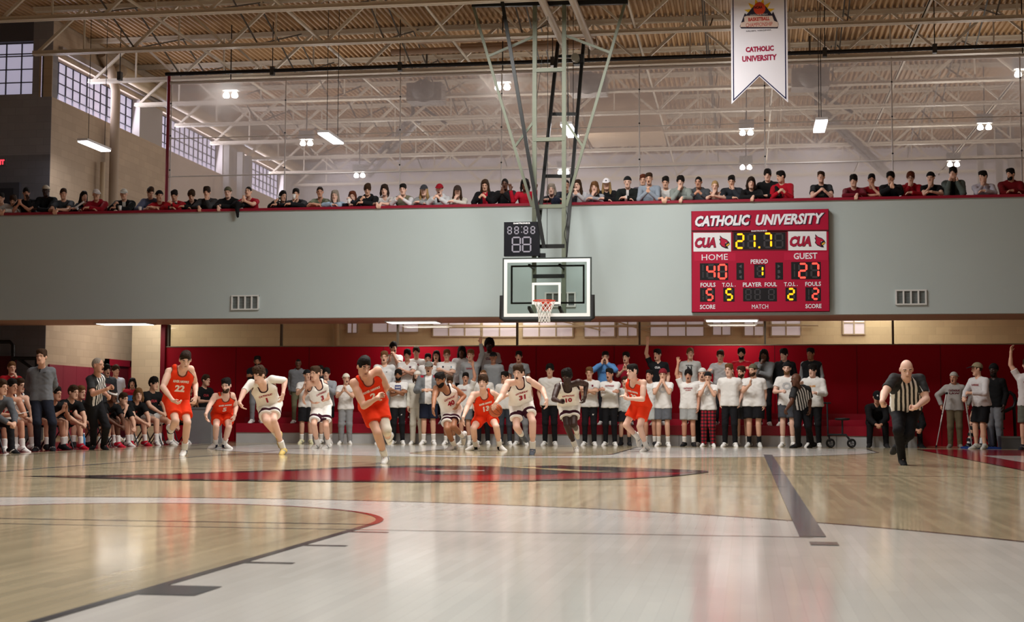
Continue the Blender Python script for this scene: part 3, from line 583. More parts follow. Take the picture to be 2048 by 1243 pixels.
# ------------------------------------------------------------------ hanging banner
YN = 27.6; B = empty('championship_banner', (4.46, YN, 7)); tag(B, 'white swallowtail championship banner with navy border hanging from the roof', 'banner')
bp = lambda cx, cy, d=0: at(1440 + cx * .17699, cy * .17699, 'Y', YN + d)
a = bp(128, 1000)[0]; b = bp(768, 1000)[0]; top = bp(448, -420)[2]; bot = bp(448, 2180)[2] if 0 else at(1463, 208, 'Y', YN)[2]; mid = at(1519, 153, 'Y', YN)[2]; xm = (a + b) / 2
mb = MB(); CL = mat('e4e2ea', .35, spec=.4); mb.prism([(a, YN, top), (a, YN, bot), (xm, YN, mid), (b, YN, bot), (b, YN, top)], (0, .012, 0), CL); mb.build('cloth', B)
mb = MB(); NV = mat('1c1f48', .4); e = .035; t = .022; y_ = YN - .003
for x in (a + e, b - e - t): mb.quad([(x, y_, bot + .09), (x + t, y_, bot + .09), (x + t, y_, top), (x, y_, top)], NV)
for s, x in ((1, a + e), (-1, b - e)): mb.quad([(x, y_, bot + .09), (x, y_, bot + .06), (xm, y_, mid + .02), (xm, y_, mid + .05)], NV)
mb.build('border', B)
mb = MB(); CR = mat('9c1540', .5)
put_text(mb, 'CATHOLIC', bp(448, 552, -.004), (1, 0, .03), (0, 0, 1), .58, .115, CR, bold=.05); put_text(mb, 'UNIVERSITY', bp(445, 655, -.004), (1, 0, .03), (0, 0, 1), .715, .125, CR, bold=.05); mb.build('lettering', B)
mb = MB(); c = bp(446, 150, -.004); R_ = lambda cx, cy, d=-.005: bp(cx, cy, d)
star = [c + V(math.cos(k * math.pi / 12) * (.33 if k % 2 else .19), 0, math.sin(k * math.pi / 12) * (.33 if k % 2 else .19)) for k in range(24)]
mb.quad(star, mat('e3b92c', .5))
mb.quad([R_(x, y, -.006) for x, y in ((222, 300), (280, 150), (300, 165), (375, 75), (445, 20), (520, 75), (585, 160), (600, 130), (660, 270), (650, 320), (240, 322))][::-1], mat('2a2434', .5))
mb.quad([R_(446 + 68 * math.cos(t), 95 - 72 * math.sin(t), -.007) for t in np.linspace(0, 2 * math.pi, 20)[:-1]], mat('c8452a', .5))
mb.quad([R_(x, y, -.0075) for x, y in ((228, 305), (236, 258), (276, 245), (272, 190), (300, 178), (590, 178), (612, 235), (655, 252), (660, 296), (640, 306))][::-1], mat('d9c4b8', .5))
for t_, x, y, wd, hg, m in (('NCAA', 432, 82, .17, .06, mat('15121c', .5)), ('DIVISION III MEN\'S', 440, 165, .36, .032, mat('d9d4d0', .5)), ('BASKETBALL', 440, 214, .44, .08, mat('b5352a', .5)), ('CHAMPIONSHIP', 442, 276, .55, .085, mat('b5352a', .5)), ('SALEM, VIRGINIA', 436, 346, .52, .035, mat('3a3644', .5))): put_text(mb, t_, R_(x, y, -.009), (1, 0, .02), (0, 0, 1), wd, hg, m, bold=.04)
mb.build('emblem', B)
mb = MB(); mb.tube([(a - .05, YN, top), (b + .05, YN, top)], .02, SB); mb.tube([(xm, YN, top), (xm, YN, 10.85)], .008, SB, 6); mb.build('hanging_rod', B)
# exit sign
a = at(0, 317, 'Y', SY0 - .05); b = at(12, 331, 'Y', SY0 - .05); E_ = empty('exit_sign', (b[0] - .2, SY0 - .05, b[2])); tag(E_, 'red lit exit sign on the dark wall at far left', 'sign')
mb = MB(); mb.box((b[0] - .36, SY0 - .06, b[2]), (b[0], SY0 - .002, a[2]), mat('6d6a70', .5)); mb.build('case', E_)
mb = MB(); put_text(mb, 'EXIT', (b[0] - .18, SY0 - .064, (a[2] + b[2]) / 2), (1, 0, 0), (0, 0, 1), .28, .13, mat('ff3a4a', .4, emit=2), bold=.05); mb.build('lettering', E_)

# ------------------------------------------------------------------ bleacher
BL = empty('bleacher', (0, 30.4, 0)); tag(BL, 'low red bleacher with pale grey base along the back wall', 'bleacher'); BX0, BX1 = -7.83, 7.85
mb = MB(); mb.box((BX0, 30.42, 0), (BX1, SY0 - .02, .245), mat('bbbcbe', .45, 'noise', .4, amt=.1, scale=2))
for k in range(1, 9): X = BX0 + (BX1 - BX0) * k / 9; mb.box((X - .006, 30.414, .01), (X + .006, 30.421, .24), mat('6a6b6e', .5))
mb.build('base_panel', BL); SRD = mat('98142a', .35, 'noise', .45, amt=.05, scale=2)
for y0, z0, z1 in ((30.4, .246, .46), (31.0, .461, .6), (31.6, .601, .74)): mb = MB(); mb.box((BX0, y0, z0), (BX1, SY0 - .02, z1), SRD); mb.build('seat_tier', BL)
mb = MB(); a = at(396, 822, 'Y', 29.2); b = at(431, 882, 'Y', 29.2); mb.box((a[0] - .1, 28.9, 0), (b[0], 29.6, .82), mat('7c7e82', .5, 'noise')); mb.box((a[0] - .1, 28.89, .78), (b[0] + .01, 29.61, .83), mat('6a6c70', .5)); tag(mb.build('padded_box'), 'grey padded box at the end of the team bench by the red wall', 'box')
a = at(2000, 884, 'Y', 29.8); mb = MB(); mb.box((a[0], 29.6, 0), (a[0] + .42, 30.1, .26), mat('58585a', .6)); mb.box((a[0] - .01, 29.59, .23), (a[0] + .43, 30.11, .27), mat('6c6c6e', .6)); tag(mb.build('storage_box'), 'low grey box on the floor at the right edge', 'box')
a = at(1926, 893, 'Y', 29.9); mb = MB(); mb.box((a[0], 29.6, 0), (a[0] + .75, 30.3, .03), mat('1f3c86', .7)); mb.box((a[0] + .02, 29.62, .03), (a[0] + .73, 30.28, .034), mat('24489c', .7)); tag(mb.build('floor_mat'), 'blue mat on the floor under the injured spectators', 'mat')
# tube frames
mb = MB(); r_ = [(2013, 787), (2020, 784), (2028, 790), (2031, 802), (2028, 813), (2012, 821), (1994, 826), (1988, 826)]
mb.tube([at(x, y, 'Y', 30.9) for x, y in r_], .04, BK, 8); mb.tube([at(1990, 826, 'Y', 30.9), (at(1990, 826, 'Y', 30.9)[0], 30.9, 0)], .035, BK); mb.tube([at(2028, 812, 'Y', 30.9), (at(2030, 812, 'Y', 30.9)[0], 30.9, 0)], .035, BK); tag(mb.build('tube_frame'), 'black bent tube frame standing at the right by the red wall', 'frame')
mb = MB(); P_ = lambda x, y: at(x, y, 'Y', 31.6)
mb.tube([P_(-20, 683), P_(20, 683), P_(26, 690), P_(26, 775), (P_(26, 775)[0], 31.6, 0)], .05, BK, 8); mb.tube([P_(27, 716), P_(76, 716)], .05, BK, 8); mb.tube([P_(36, 716), P_(74, 742)], .045, BK, 8); mb.tube([P_(74, 716), (P_(74, 716)[0], 31.6, 0)], .05, BK, 8)
mb.tube([(P_(-20, 683)[0], 31.6, 0), P_(-20, 683)], .05, BK, 8); tag(mb.build('black_tube_rack'), 'tall black tube rack in the dark corner behind the bench', 'rack')
mb = MB(); mb.box((P_(-30, 711)[0], 31.72, 0), (P_(24, 711)[0], 31.85, P_(10, 711)[2]), mat('4a0c18', .7)); tag(mb.build('dark_red_pad'), 'dark red pad leaning in the far left corner', 'pad')
# ------------------------------------------------------------------ figures: smooth implicit surfaces
def nrm(v): return v / (np.linalg.norm(v) + 1e-9)
def cone(a, b, ra, rb, k=.03, clip=None): return ('c', a, b, ra, rb, k, clip)
def ell(c, ax, r, k=.02, clip=None): return ('e', c, ax, r, 0, k, clip)
def pdist(pr, P):
    t, a, b, ra, rb, k, clip = pr
    if t == 'c':
        ba = b - a; pa = P - a; h = np.clip((pa @ ba) / (ba @ ba + 1e-9), 0, 1)
        d = np.sqrt(((pa - h[..., None] * ba) ** 2).sum(-1)) - (ra + (rb - ra) * h)
    else:
        q = (P - a) @ b.T; r = np.array(ra); k0 = np.sqrt(((q / r) ** 2).sum(-1)); k1 = np.sqrt(((q / (r * r)) ** 2).sum(-1)) + 1e-9
        d = k0 * (k0 - 1) / k1
    if clip:
        for o, n in clip: d = np.maximum(d, (P - o) @ n)
    return d
def smin(a, b, k):
    h = np.clip(.5 + .5 * (b - a) / k, 0, 1); return b + (a - b) * h - k * h * (1 - h)
def bounds(pr):
    t, a, b, ra, rb, k, clip = pr
    if t == 'c': r = max(ra, rb); return np.minimum(a, b) - r, np.maximum(a, b) + r
    r = max(ra); return a - r, a + r
def field(prims, P, subs=()):
    D = np.full(P.shape[:-1], 9.)
    for p in prims: D = smin(D, pdist(p, P), p[5])
    for s in subs: D = np.maximum(D, -pdist(s, P))
    return D
def grid_mesh(prims, h, subs=(), planes=(), noise=None):
    """surface of the blended primitives as vertices and quads"""
    bb = [bounds(p) for p in prims]; lo = np.min([b[0] for b in bb], 0) - 3 * h; hi = np.max([b[1] for b in bb], 0) + 3 * h
    n = np.ceil((hi - lo) / h).astype(int) + 1; D = np.full(n, .2, np.float32)
    X = [lo[i] + h * np.arange(n[i]) for i in range(3)]
    def sub(b0, b1, m):
        i0 = np.clip(np.floor((b0 - m - lo) / h).astype(int), 0, n - 1); i1 = np.clip(np.ceil((b1 + m - lo) / h).astype(int) + 1, 1, n)
        sl = tuple(slice(i0[i], i1[i]) for i in range(3)); G = np.stack(np.meshgrid(*[X[i][sl[i]] for i in range(3)], indexing='ij'), -1)
        return sl, G
    for p, b in zip(prims, bb):
        sl, G = sub(b[0], b[1], p[5] + 2 * h); D[sl] = smin(D[sl], pdist(p, G), p[5])
    for s in subs:
        b = bounds(s); sl, G = sub(b[0], b[1], 2 * h); D[sl] = np.maximum(D[sl], -pdist(s, G))
    if noise or planes:
        G = np.stack(np.meshgrid(*X, indexing='ij'), -1)
        if noise:
            a, f = noise; D = D + a * (np.sin(G[..., 0] * f + 2 * np.sin(G[..., 2] * f * .7)) * np.sin(G[..., 1] * f * 1.1 + 1) * np.sin(G[..., 2] * f * .9 + np.sin(G[..., 0] * f * .5)))
        for o, nn in planes: D = np.maximum(D, (G - o) @ nn)
    s = D < 0
    c8 = [s[i:n[0] - 1 + i, j:n[1] - 1 + j, k:n[2] - 1 + k] for i in (0, 1) for j in (0, 1) for k in (0, 1)]
    any_ = c8[0].copy(); all_ = c8[0].copy()
    for c in c8[1:]: any_ |= c; all_ &= c
    idx = np.argwhere(any_ & ~all_)
    if len(idx) == 0: return np.zeros((0, 3)), np.zeros((0, 4), int)
    off = np.array([(i, j, k) for i in (0, 1) for j in (0, 1) for k in (0, 1)])
    val = np.stack([D[idx[:, 0] + o[0], idx[:, 1] + o[1], idx[:, 2] + o[2]] for o in off], 1)
    acc = np.zeros((len(idx), 3)); cnt = np.zeros(len(idx))
    for a in range(8):
        for b in range(a + 1, 8):
            if np.abs(off[a] - off[b]).sum() != 1: continue
            va, vb = val[:, a], val[:, b]; m = (va < 0) != (vb < 0); t = np.where(m, va / np.where(m, va - vb, 1), 0)
            acc += m[:, None] * (off[a] + t[:, None] * (off[b] - off[a])); cnt += m
    vs = lo + h * (idx + acc / cnt[:, None])
    num = -np.ones(n - 1, int); num[idx[:, 0], idx[:, 1], idx[:, 2]] = np.arange(len(idx))
    Q = []
    for ax in range(3):
        e = [slice(None)] * 3; f = [slice(None)] * 3; e[ax] = slice(0, n[ax] - 1); f[ax] = slice(1, n[ax])
        A = s[tuple(e)]; Bb = s[tuple(f)]; ij = np.argwhere(A != Bb)
        o1, o2 = [(1, 2), (2, 0), (0, 1)][ax]
        ok = (ij[:, o1] > 0) & (ij[:, o2] > 0) & (ij[:, o1] < n[o1] - 1) & (ij[:, o2] < n[o2] - 1); ij = ij[ok]
        d1 = np.eye(3, dtype=int)[o1]; d2 = np.eye(3, dtype=int)[o2]
        g = lambda q: num[q[:, 0], q[:, 1], q[:, 2]]
        q = np.stack([g(ij - d1 - d2), g(ij - d2), g(ij), g(ij - d1)], 1)
        fl = A[ij[:, 0], ij[:, 1], ij[:, 2]]; q[~fl] = q[~fl][:, ::-1]; Q.append(q)
    return vs, np.concatenate(Q)
def mesh_object(name, vs, qs, mats, mi=None, loc=None, parent=None, extra=None, attr=None, mask=None):
    """quads (+ extra flat faces (verts, tris, material)) as one object"""
    loc = V(*loc); me = bpy.data.meshes.new(name); nv = len(vs)
    ev, ef, em = [], [], []
    for v, f, m in (extra or []):
        if len(v) == 0: continue
        b = nv + sum(len(x) for x in ev); ev.append(np.asarray(v)); ef += [tuple(i + b for i in q) for q in f]; em += [m] * len(f)
    allv = np.concatenate([vs] + ev) if ev else vs
    me.vertices.add(len(allv)); me.vertices.foreach_set('co', (allv - loc).astype(np.float32).ravel())
    li = np.concatenate([qs.ravel(), np.array([i for f in ef for i in f], int)]); sz = [4] * len(qs) + [len(f) for f in ef]
    me.loops.add(len(li)); me.loops.foreach_set('vertex_index', li.astype(np.int32))
    st = np.concatenate([[0], np.cumsum(sz)[:-1]]).astype(np.int32)
    me.polygons.add(len(sz)); me.polygons.foreach_set('loop_start', st)
    try: me.polygons.foreach_set('loop_total', np.array(sz, np.int32))
    except Exception: pass
    m = np.concatenate([mi if mi is not None else np.zeros(len(qs), int), np.array(em, int)]).astype(np.int32)
    for x in mats: me.materials.append(x)
    me.polygons.foreach_set('material_index', m); me.polygons.foreach_set('use_smooth', np.ones(len(sz), bool))
    me.update(calc_edges=True); me.validate()
    if attr is not None:
        a = me.attributes.new('torso_u', 'FLOAT', 'POINT'); full = np.zeros(len(me.vertices), np.float32); full[:len(attr)] = attr[:len(full)]; a.data.foreach_set('value', full)
    if mask is not None:
        a = me.attributes.new('trim_mask', 'FLOAT', 'POINT'); full = np.full(len(me.vertices), -1, np.float32); full[:len(mask)] = mask[:len(full)]; a.data.foreach_set('value', full)
    o = bpy.data.objects.new(name, me); scene.collection.objects.link(o); o.location = loc
    if parent is not None: o.parent = parent; o.matrix_parent_inverse = Matrix.Translation(loc).inverted()
    return o
def trace(prims, subs, start, d, L=.6):
    """march points along d onto the surface"""
    P = start.copy()
    for _ in range(22): P = P + d * np.clip(field(prims, P, subs), -.02, .08)[:, None]
    return P
SKIN = {'a': 'd9ab92', 'b': 'c7937a', 'c': '9c6a4c', 'd': '5c3a2a', 'e': '3a2620', 'p': 'e2b8a4'}
HAIR = {'k': '17120f', 'b': '3a2718', 'l': '6b4a2c', 'y': 'a98a5c', 'g': '8f8478', 'r': '5f2f1c', 'o': '2a1c14'}
def mskin(c): return mat(SKIN[c], .5, 'noise', .35, amt=.05, scale=14)
def mcloth(c, **k): return mat(c, .85, 'cloth', .2, amt=.035, scale=7, bump=.5)
def mtrim(c1, c2):
    """cloth c1 with sewn-on parts of cloth c2 where the garment's trim attribute is positive"""
    k_ = ('trim', c1, c2)
    if k_ in MATS: return MATS[k_]
    m = (mstripe() if c1 == 'stripe' else mcloth(c1)).copy(); MATS[k_] = m; nt = m.node_tree; b = nt.nodes['Principled BSDF']; N = nt.nodes.new; L = nt.links.new
    a = N('ShaderNodeAttribute'); a.attribute_name = 'trim_mask'; g = N('ShaderNodeMath'); g.operation = 'GREATER_THAN'; g.inputs[1].default_value = 0; L(a.outputs['Fac'], g.inputs[0])
    mx = N('ShaderNodeMix'); mx.data_type = 'RGBA'; src = b.inputs['Base Color'].links[0].from_socket; L(src, mx.inputs[6]); mx.inputs[7].default_value = lin(c2); L(g.outputs[0], mx.inputs[0]); L(mx.outputs[2], b.inputs['Base Color']); return m
def mhair(c): return mat(HAIR[c], .75, 'noise', .18, amt=.45, scale=70, bump=.6)
_st = {}
def mstripe():
    if 's' in _st: return _st['s']
    m = bpy.data.materials.new('striped_cloth'); m.use_nodes = True; nt = m.node_tree; b = nt.nodes['Principled BSDF']; N = nt.nodes.new; L = nt.links.new
    b.inputs['Roughness'].default_value = .8; at_ = N('ShaderNodeAttribute'); at_.attribute_name = 'torso_u'
    mu = N('ShaderNodeMath'); mu.operation = 'MULTIPLY'; mu.inputs[1].default_value = 1 / .062; L(at_.outputs['Fac'], mu.inputs[0])
    fr = N('ShaderNodeMath'); fr.operation = 'FRACT'; L(mu.outputs[0], fr.inputs[0]); gt = N('ShaderNodeMath'); gt.operation = 'GREATER_THAN'; gt.inputs[1].default_value = .5; L(fr.outputs[0], gt.inputs[0])
    mx = N('ShaderNodeMix'); mx.data_type = 'RGBA'; mx.inputs[6].default_value = lin('1a1a1c'); mx.inputs[7].default_value = lin('e6e4e2'); L(gt.outputs[0], mx.inputs[0]); L(mx.outputs[2], b.inputs['Base Color'])
    _st['s'] = m; return m
def mplaid():
    if 'p' in _st: return _st['p']
    m = bpy.data.materials.new('plaid_cloth'); m.use_nodes = True; nt = m.node_tree; b = nt.nodes['Principled BSDF']; N = nt.nodes.new; L = nt.links.new; b.inputs['Roughness'].default_value = .9
    tc = N('ShaderNodeTexCoord'); sp = N('ShaderNodeSeparateXYZ'); L(tc.outputs['Object'], sp.inputs[0]); o_ = []
    for ax in ('X', 'Z'):
        mu = N('ShaderNodeMath'); mu.operation = 'MULTIPLY'; mu.inputs[1].default_value = 1 / .075; L(sp.outputs[ax], mu.inputs[0]); fr = N('ShaderNodeMath'); fr.operation = 'FRACT'; L(mu.outputs[0], fr.inputs[0])
        gt = N('ShaderNodeMath'); gt.operation = 'GREATER_THAN'; gt.inputs[1].default_value = .5; L(fr.outputs[0], gt.inputs[0]); o_.append(gt)
    ad = N('ShaderNodeMath'); ad.operation = 'ADD'; L(o_[0].outputs[0], ad.inputs[0]); L(o_[1].outputs[0], ad.inputs[1])
    cr = N('ShaderNodeValToRGB'); dv = N('ShaderNodeMath'); dv.operation = 'MULTIPLY'; dv.inputs[1].default_value = .5; L(ad.outputs[0], dv.inputs[0]); L(dv.outputs[0], cr.inputs[0]); e = cr.color_ramp.elements
    cr.color_ramp.interpolation = 'CONSTANT'; e[0].color = lin('b0142c'); e[1].position = .7; e[1].color = lin('141216'); n_ = e.new(.3); n_.color = lin('5d0f1c')
    L(cr.outputs[0], b.inputs['Base Color']); _st['p'] = m; return m

def hand(w, d, pn, curl, side, s=1.):
    """palm, four unequal fingers and a thumb from wrist w along d; pn = palm normal"""
    d = nrm(d); pn = nrm(pn - d * (pn @ d)); lt = np.cross(d, pn) * side; R = []
    kb = w + d * .085 * s
    R += [cone(w, kb + lt * .026 * s, .021 * s, .015 * s, .02), cone(w, kb - lt * .026 * s, .021 * s, .014 * s, .02), cone(w, kb, .02 * s, .016 * s, .02)]
    c1, c2 = (.25 + 1.1 * curl), (.35 + 2.4 * curl)
    for i, (o, L) in enumerate(((.030, .072), (.010, .08), (-.011, .074), (-.030, .058))):
        b = kb + lt * o * s; sp = nrm(d + lt * (o * 3.2) * (1 - curl)); m = b + (sp * math.cos(c1) + pn * math.sin(c1)) * L * .52 * s; e = m + (sp * math.cos(c2) + pn * math.sin(c2)) * L * .48 * s
        R += [cone(b, m, .0105 * s, .0095 * s, .009), cone(m, e, .0095 * s, .008 * s, .006)]
    tb = w + d * .03 * s + lt * .022 * s; tm = tb + (d * .6 + lt * (.75 - .5 * curl) + pn * (.3 + .5 * curl)) * .045 * s; te = tm + (d * .8 + lt * (.3 - .6 * curl) + pn * .35) * .035 * s
    R += [cone(tb, tm, .014 * s, .011 * s, .012), cone(tm, te, .011 * s, .009 * s, .006)]
    return R

def hash_(t): return sum((i + 3) * ord(c) for i, c in enumerate(t or 'x'))
LJ = {}
def person(J, st):
    """J: joints {pel, nck, hc, ff (face dir), S,E,W,Hd (two each: viewer-left, viewer-right), K,A,T, F torso facing}; st: style"""
    LJ.clear(); LJ.update(J)
    g = st.get; sc = g('sc', 1.); fat = g('fat', 1.); h = g('h', .0115); loc = J['loc']; name = g('name', 'person')
    lat = nrm(J['lat']); up = nrm(J['nck'] - J['pel']); F = nrm(np.cross(lat, up)); lat = nrm(np.cross(up, F))
    pel, nck, hc = J['pel'], J['nck'], J['hc']; tl = np.linalg.norm(nck - pel)
    T = lambda t, x, f=0: pel + up * tl * t + lat * x * sc + F * f * sc
    ff = nrm(J['ff']); ls = nrm(np.cross(ff, J.get('hup', V(0, 0, 1)))); ls = -ls if ls @ lat < -.5 and False else ls; hu = nrm(np.cross(ls, ff)); AX = np.array([ls, ff, hu]); hs = g('hs', sc * 1.05)
    hp = lambda x, f, u: hc + (ls * x + ff * f + hu * u) * hs
    wd = g('wd', 1.) * sc
    # --- body
    B = []
    def torso(e, k, wf=1., waist=1.):
        R = []
        for s in (-1, 1):
            a, b, c = T(.76, s * .098 * wd / sc), T(.3, s * .068 * wd / sc * fat), T(-.02, s * .082 * wd / sc * fat)
            R += [cone(a, b, (.094 + e) * wd, (.088 * fat * waist + e) * wd, k), cone(b, c, (.088 * fat * waist + e) * wd, (.1 * fat + e) * wd, k)]
        R.append(cone(T(.78, 0, .005), T(.1, 0, .01 + .05 * (fat - 1)), (.085 + e) * wd, (.085 * fat + e) * wd, k))
        return R
    def traps(e, k): return [cone(T(.9, 0, -.01), J['S'][i] - up * .005, (.062 + e) * sc, (.052 + e) * sc, k) for i in (0, 1)]
    B += torso(0, .05) + traps(0, .04)
    nb = T(.93, 0, -.005); nt_ = hp(0, -.015, -.075); B.append(cone(nb, nt_, .06 * sc * (.9 + .1 * fat), .054 * sc, .03))
    for i in (0, 1):
        S, E, W = J['S'][i], J['E'][i], J['W'][i]; am = g('arm', 1.) * sc
        B += [cone(S, E, .053 * am, .041 * am, .03), cone(S + (E - S) * .35, S + (E - S) * .7, .05 * am, .045 * am, .03), cone(E, W, .041 * am, .027 * am, .02), cone(E + (W - E) * .15, E + (W - E) * .45, .042 * am, .036 * am, .02)]
        d = J['Hd'][i]; pn = J['Pn'][i]; B += hand(W, d, pn, J['curl'][i], J['sd'][i], sc * 1.02)
        hip = T(0, (-.09, .09)[i] * fat); K, A, Tt = J['K'][i], J['A'][i], J['T'][i]; lg = g('leg', 1.) * sc
        B += [cone(hip, K, .088 * lg * fat, .054 * lg, .04), cone(K, A, .05 * lg, .036 * lg, .03), cone(K + (A - K) * .15, K + (A - K) * .5, .055 * lg, .048 * lg, .03), cone(A, A + (Tt - A) * .5, .03 * sc, .012 * sc, .02)]
    # head
    rn = random.Random(hash_(g('label'))); fw_, fl_, nl_, jw_ = rn.uniform(.94, 1.06), rn.uniform(.94, 1.08), rn.uniform(-.004, .01), rn.uniform(.92, 1.1)
    Hd = [ell(hp(0, -.008, .025), AX, np.array((.077 * fw_, .096, .098)) * hs, .03), ell(hp(0, .026, -.052), AX, np.array((.058 * jw_, .066, .066 * fl_)) * hs, .03), cone(hp(-.025 * jw_, .062, -.098), hp(.025 * jw_, .062, -.098), .022 * hs, .022 * hs, .03)]
    Hd += [cone(hp(0, .086, .01), hp(0, .105 + nl_, -.024), .009 * hs, .014 * hs, .014), cone(hp(-.011, .09, -.028), hp(.011, .09, -.028), .009 * hs, .009 * hs, .01)]
    Hd += [ell(hp(s * .078, -.008, -.004), AX, np.array((.011, .02, .031)) * hs, .008) for s in (-1, 1)] + [cone(hp(s * .045, .073, .027), hp(s * .012, .086, .025), .011 * hs, .011 * hs, .012) for s in (-1, 1)]
    socks_ = [ell(hp(s * .033, .1, .008), AX, np.array((.02, .018, .012)) * hs) for s in (-1, 1)]
    vs, qs = grid_mesh(B + Hd, h, socks_)
    sk = g('skin', 'a'); mats = [mskin(sk), mat('cfc6c0', .4, spec=.3), mat('1c130f', .3, spec=.5), mat('7d3f38' if sk in 'abp' else '3a1a18', .5), mhair(g('hair', 'ob')[1] if g('hair') else 'b'), mat('2a0c0c', .6)]
    ex = []
    def face(poly, m, dep):
        P = np.array([hp(x, .16, u) for x, u in poly]); Q = trace(Hd, socks_, P, -ff) + ff * dep * hs; ex.append((Q, [tuple(range(len(poly)))[::-1] if g('flip') else tuple(range(len(poly)))], m))
    cir = lambda x, u, rx, ru, n=8: [(x + rx * math.cos(2 * math.pi * i / n), u + ru * math.sin(2 * math.pi * i / n)) for i in range(n)]
    bt_ = rn.uniform(.006, .011)
    for s in (-1, 1):
        if g('eyes', 1):
            face(cir(s * .033, .008, .014, .0052), 1, .002); face(cir(s * .033, .008, .006, .0058), 2, .0035)
        face([(s * .016, .027), (s * .05, .029), (s * .049, .029 + bt_), (s * .017, .027 + bt_)], 4, .0035)
    mo = g('mouth', 'c')
    if mo == 'o': face(cir(0, -.064, .021, .019, 10), 3, .0025); face(cir(0, -.065, .016, .0145, 10), 5, .004)
    elif mo == 's': face(cir(0, -.06, .026, .01, 10), 3, .0025); face(cir(0, -.059, .021, .005, 10), 1, .004)
    else: face(cir(0, -.06, .021, .0045, 10), 3, .003)
    o = mesh_object(name, vs, qs, mats, None, loc, None, ex)
    tag(o, g('label'), 'person', g('group'))
    # --- hair / head wear
    hh = g('hh', .0105)
    def hairmesh(prims, planes, noise, m, nm='hair', subs=()):
        v, q = grid_mesh(prims, hh, subs, planes, noise)
        if len(v): mesh_object(nm, v, q, [m] if not isinstance(m, list) else m, None, loc, o)
    def pl(f0, u0, nf, nu):
        n = nrm(-(ff * nf + hu * nu)); return (hp(0, f0, u0), n)
    ht = g('hair'); cap = g('cap')
    #      thickness, noise, frequency, top lift, hairline height, nape
    cov = {'s': (.009, .005, 95, .008, .07, -.05), 'f': (.015, .008, 85, .014, .05, -.06), 'c': (.018, .013, 120, .01, .062, -.055), 'a': (.048, .012, 150, .0, .068, -.05), 'b': (.004, .0015, 150, .0, .078, -.05),
           'l': (.009, .004, 85, .004, .072, -.3), 'p': (.006, .002, 120, .0, .076, -.04), 'd': (.02, .014, 110, .004, .06, -.2), 'm': (.013, .006, 90, .006, .06, -.2), 'r': (.006, .002, 120, .0, .12, -.05)}
    if ht:
        k, hcol = ht[0], ht[1]; th, nz, fq, lift, u0, nape = cov[k]
        if cap: th = min(th, .004); lift = 0; nz = min(nz, .004)
        P_ = [ell(hp(0, -.012, .028), AX, np.array((.075 + th * .8, .095 + th, .097 + th)) * hs, .02)]
        if lift: P_.append(ell(hp(.012, .035, .088 + lift), AX, np.array((.06, .055, .036 + lift)) * hs, .03)); P_.append(ell(hp(-.02, -.03, .085 + lift), AX, np.array((.055, .06, .036 + lift)) * hs, .03))
        fc = ell(hp(rn.uniform(-.012, .012), .118, u0 - .118), AX, np.array((.068, .09, .118)) * hs); subs = [fc] + [ell(hp(s * .085, .004, -.008), AX, np.array((.03, .022, .03)) * hs) for s in (-1, 1)]
        planes = [(hp(0, -.05, nape), nrm(-hu + ff * .55))]
        if k in 'lmd':
            L = {'l': -.27, 'm': -.13, 'd': -.13}[k]; planes = []; subs = [fc, ell(hp(0, .085, -.08), AX, np.array((.06, .08, .09)) * hs)]
            P_[0] = P_[0][:6] + ([(hp(0, -.05, -.05), nrm(-hu + ff * .55))],)
            for s in (-1, 1): P_ += [cone(hp(s * .062, -.012, .03), hp(s * .084, -.005, L * .55), .034 * hs, .032 * hs, .03), cone(hp(s * .084, -.005, L * .55), hp(s * .09, .026, L), .032 * hs, .018 * hs, .02)]
            P_ += [cone(hp(0, -.06, .02), hp(0, -.075, L * .9), .062 * hs, .045 * hs, .03)]
        elif k == 'p': P_.append(ell(hp(0, -.125, .02), AX, np.array((.035, .035, .04)) * hs, .02))
        hairmesh(P_, planes, (nz, fq), mhair(hcol), 'hair', subs)
    if g('beard'):
        bc = g('beard'); hairmesh([ell(hp(0, .026, -.054), AX, np.array((.0625 * jw_, .0705, .071 * fl_)) * hs, .02), cone(hp(-.025, .062, -.1), hp(.025, .062, -.1), .026 * hs, .026 * hs, .02)], [(hp(0, .06, -.034), nrm(hu + ff * .55))], (.002, 110), mhair(bc), 'beard', [ell(hp(0, .1, -.058), AX, np.array((.023, .03, .011)) * hs)])
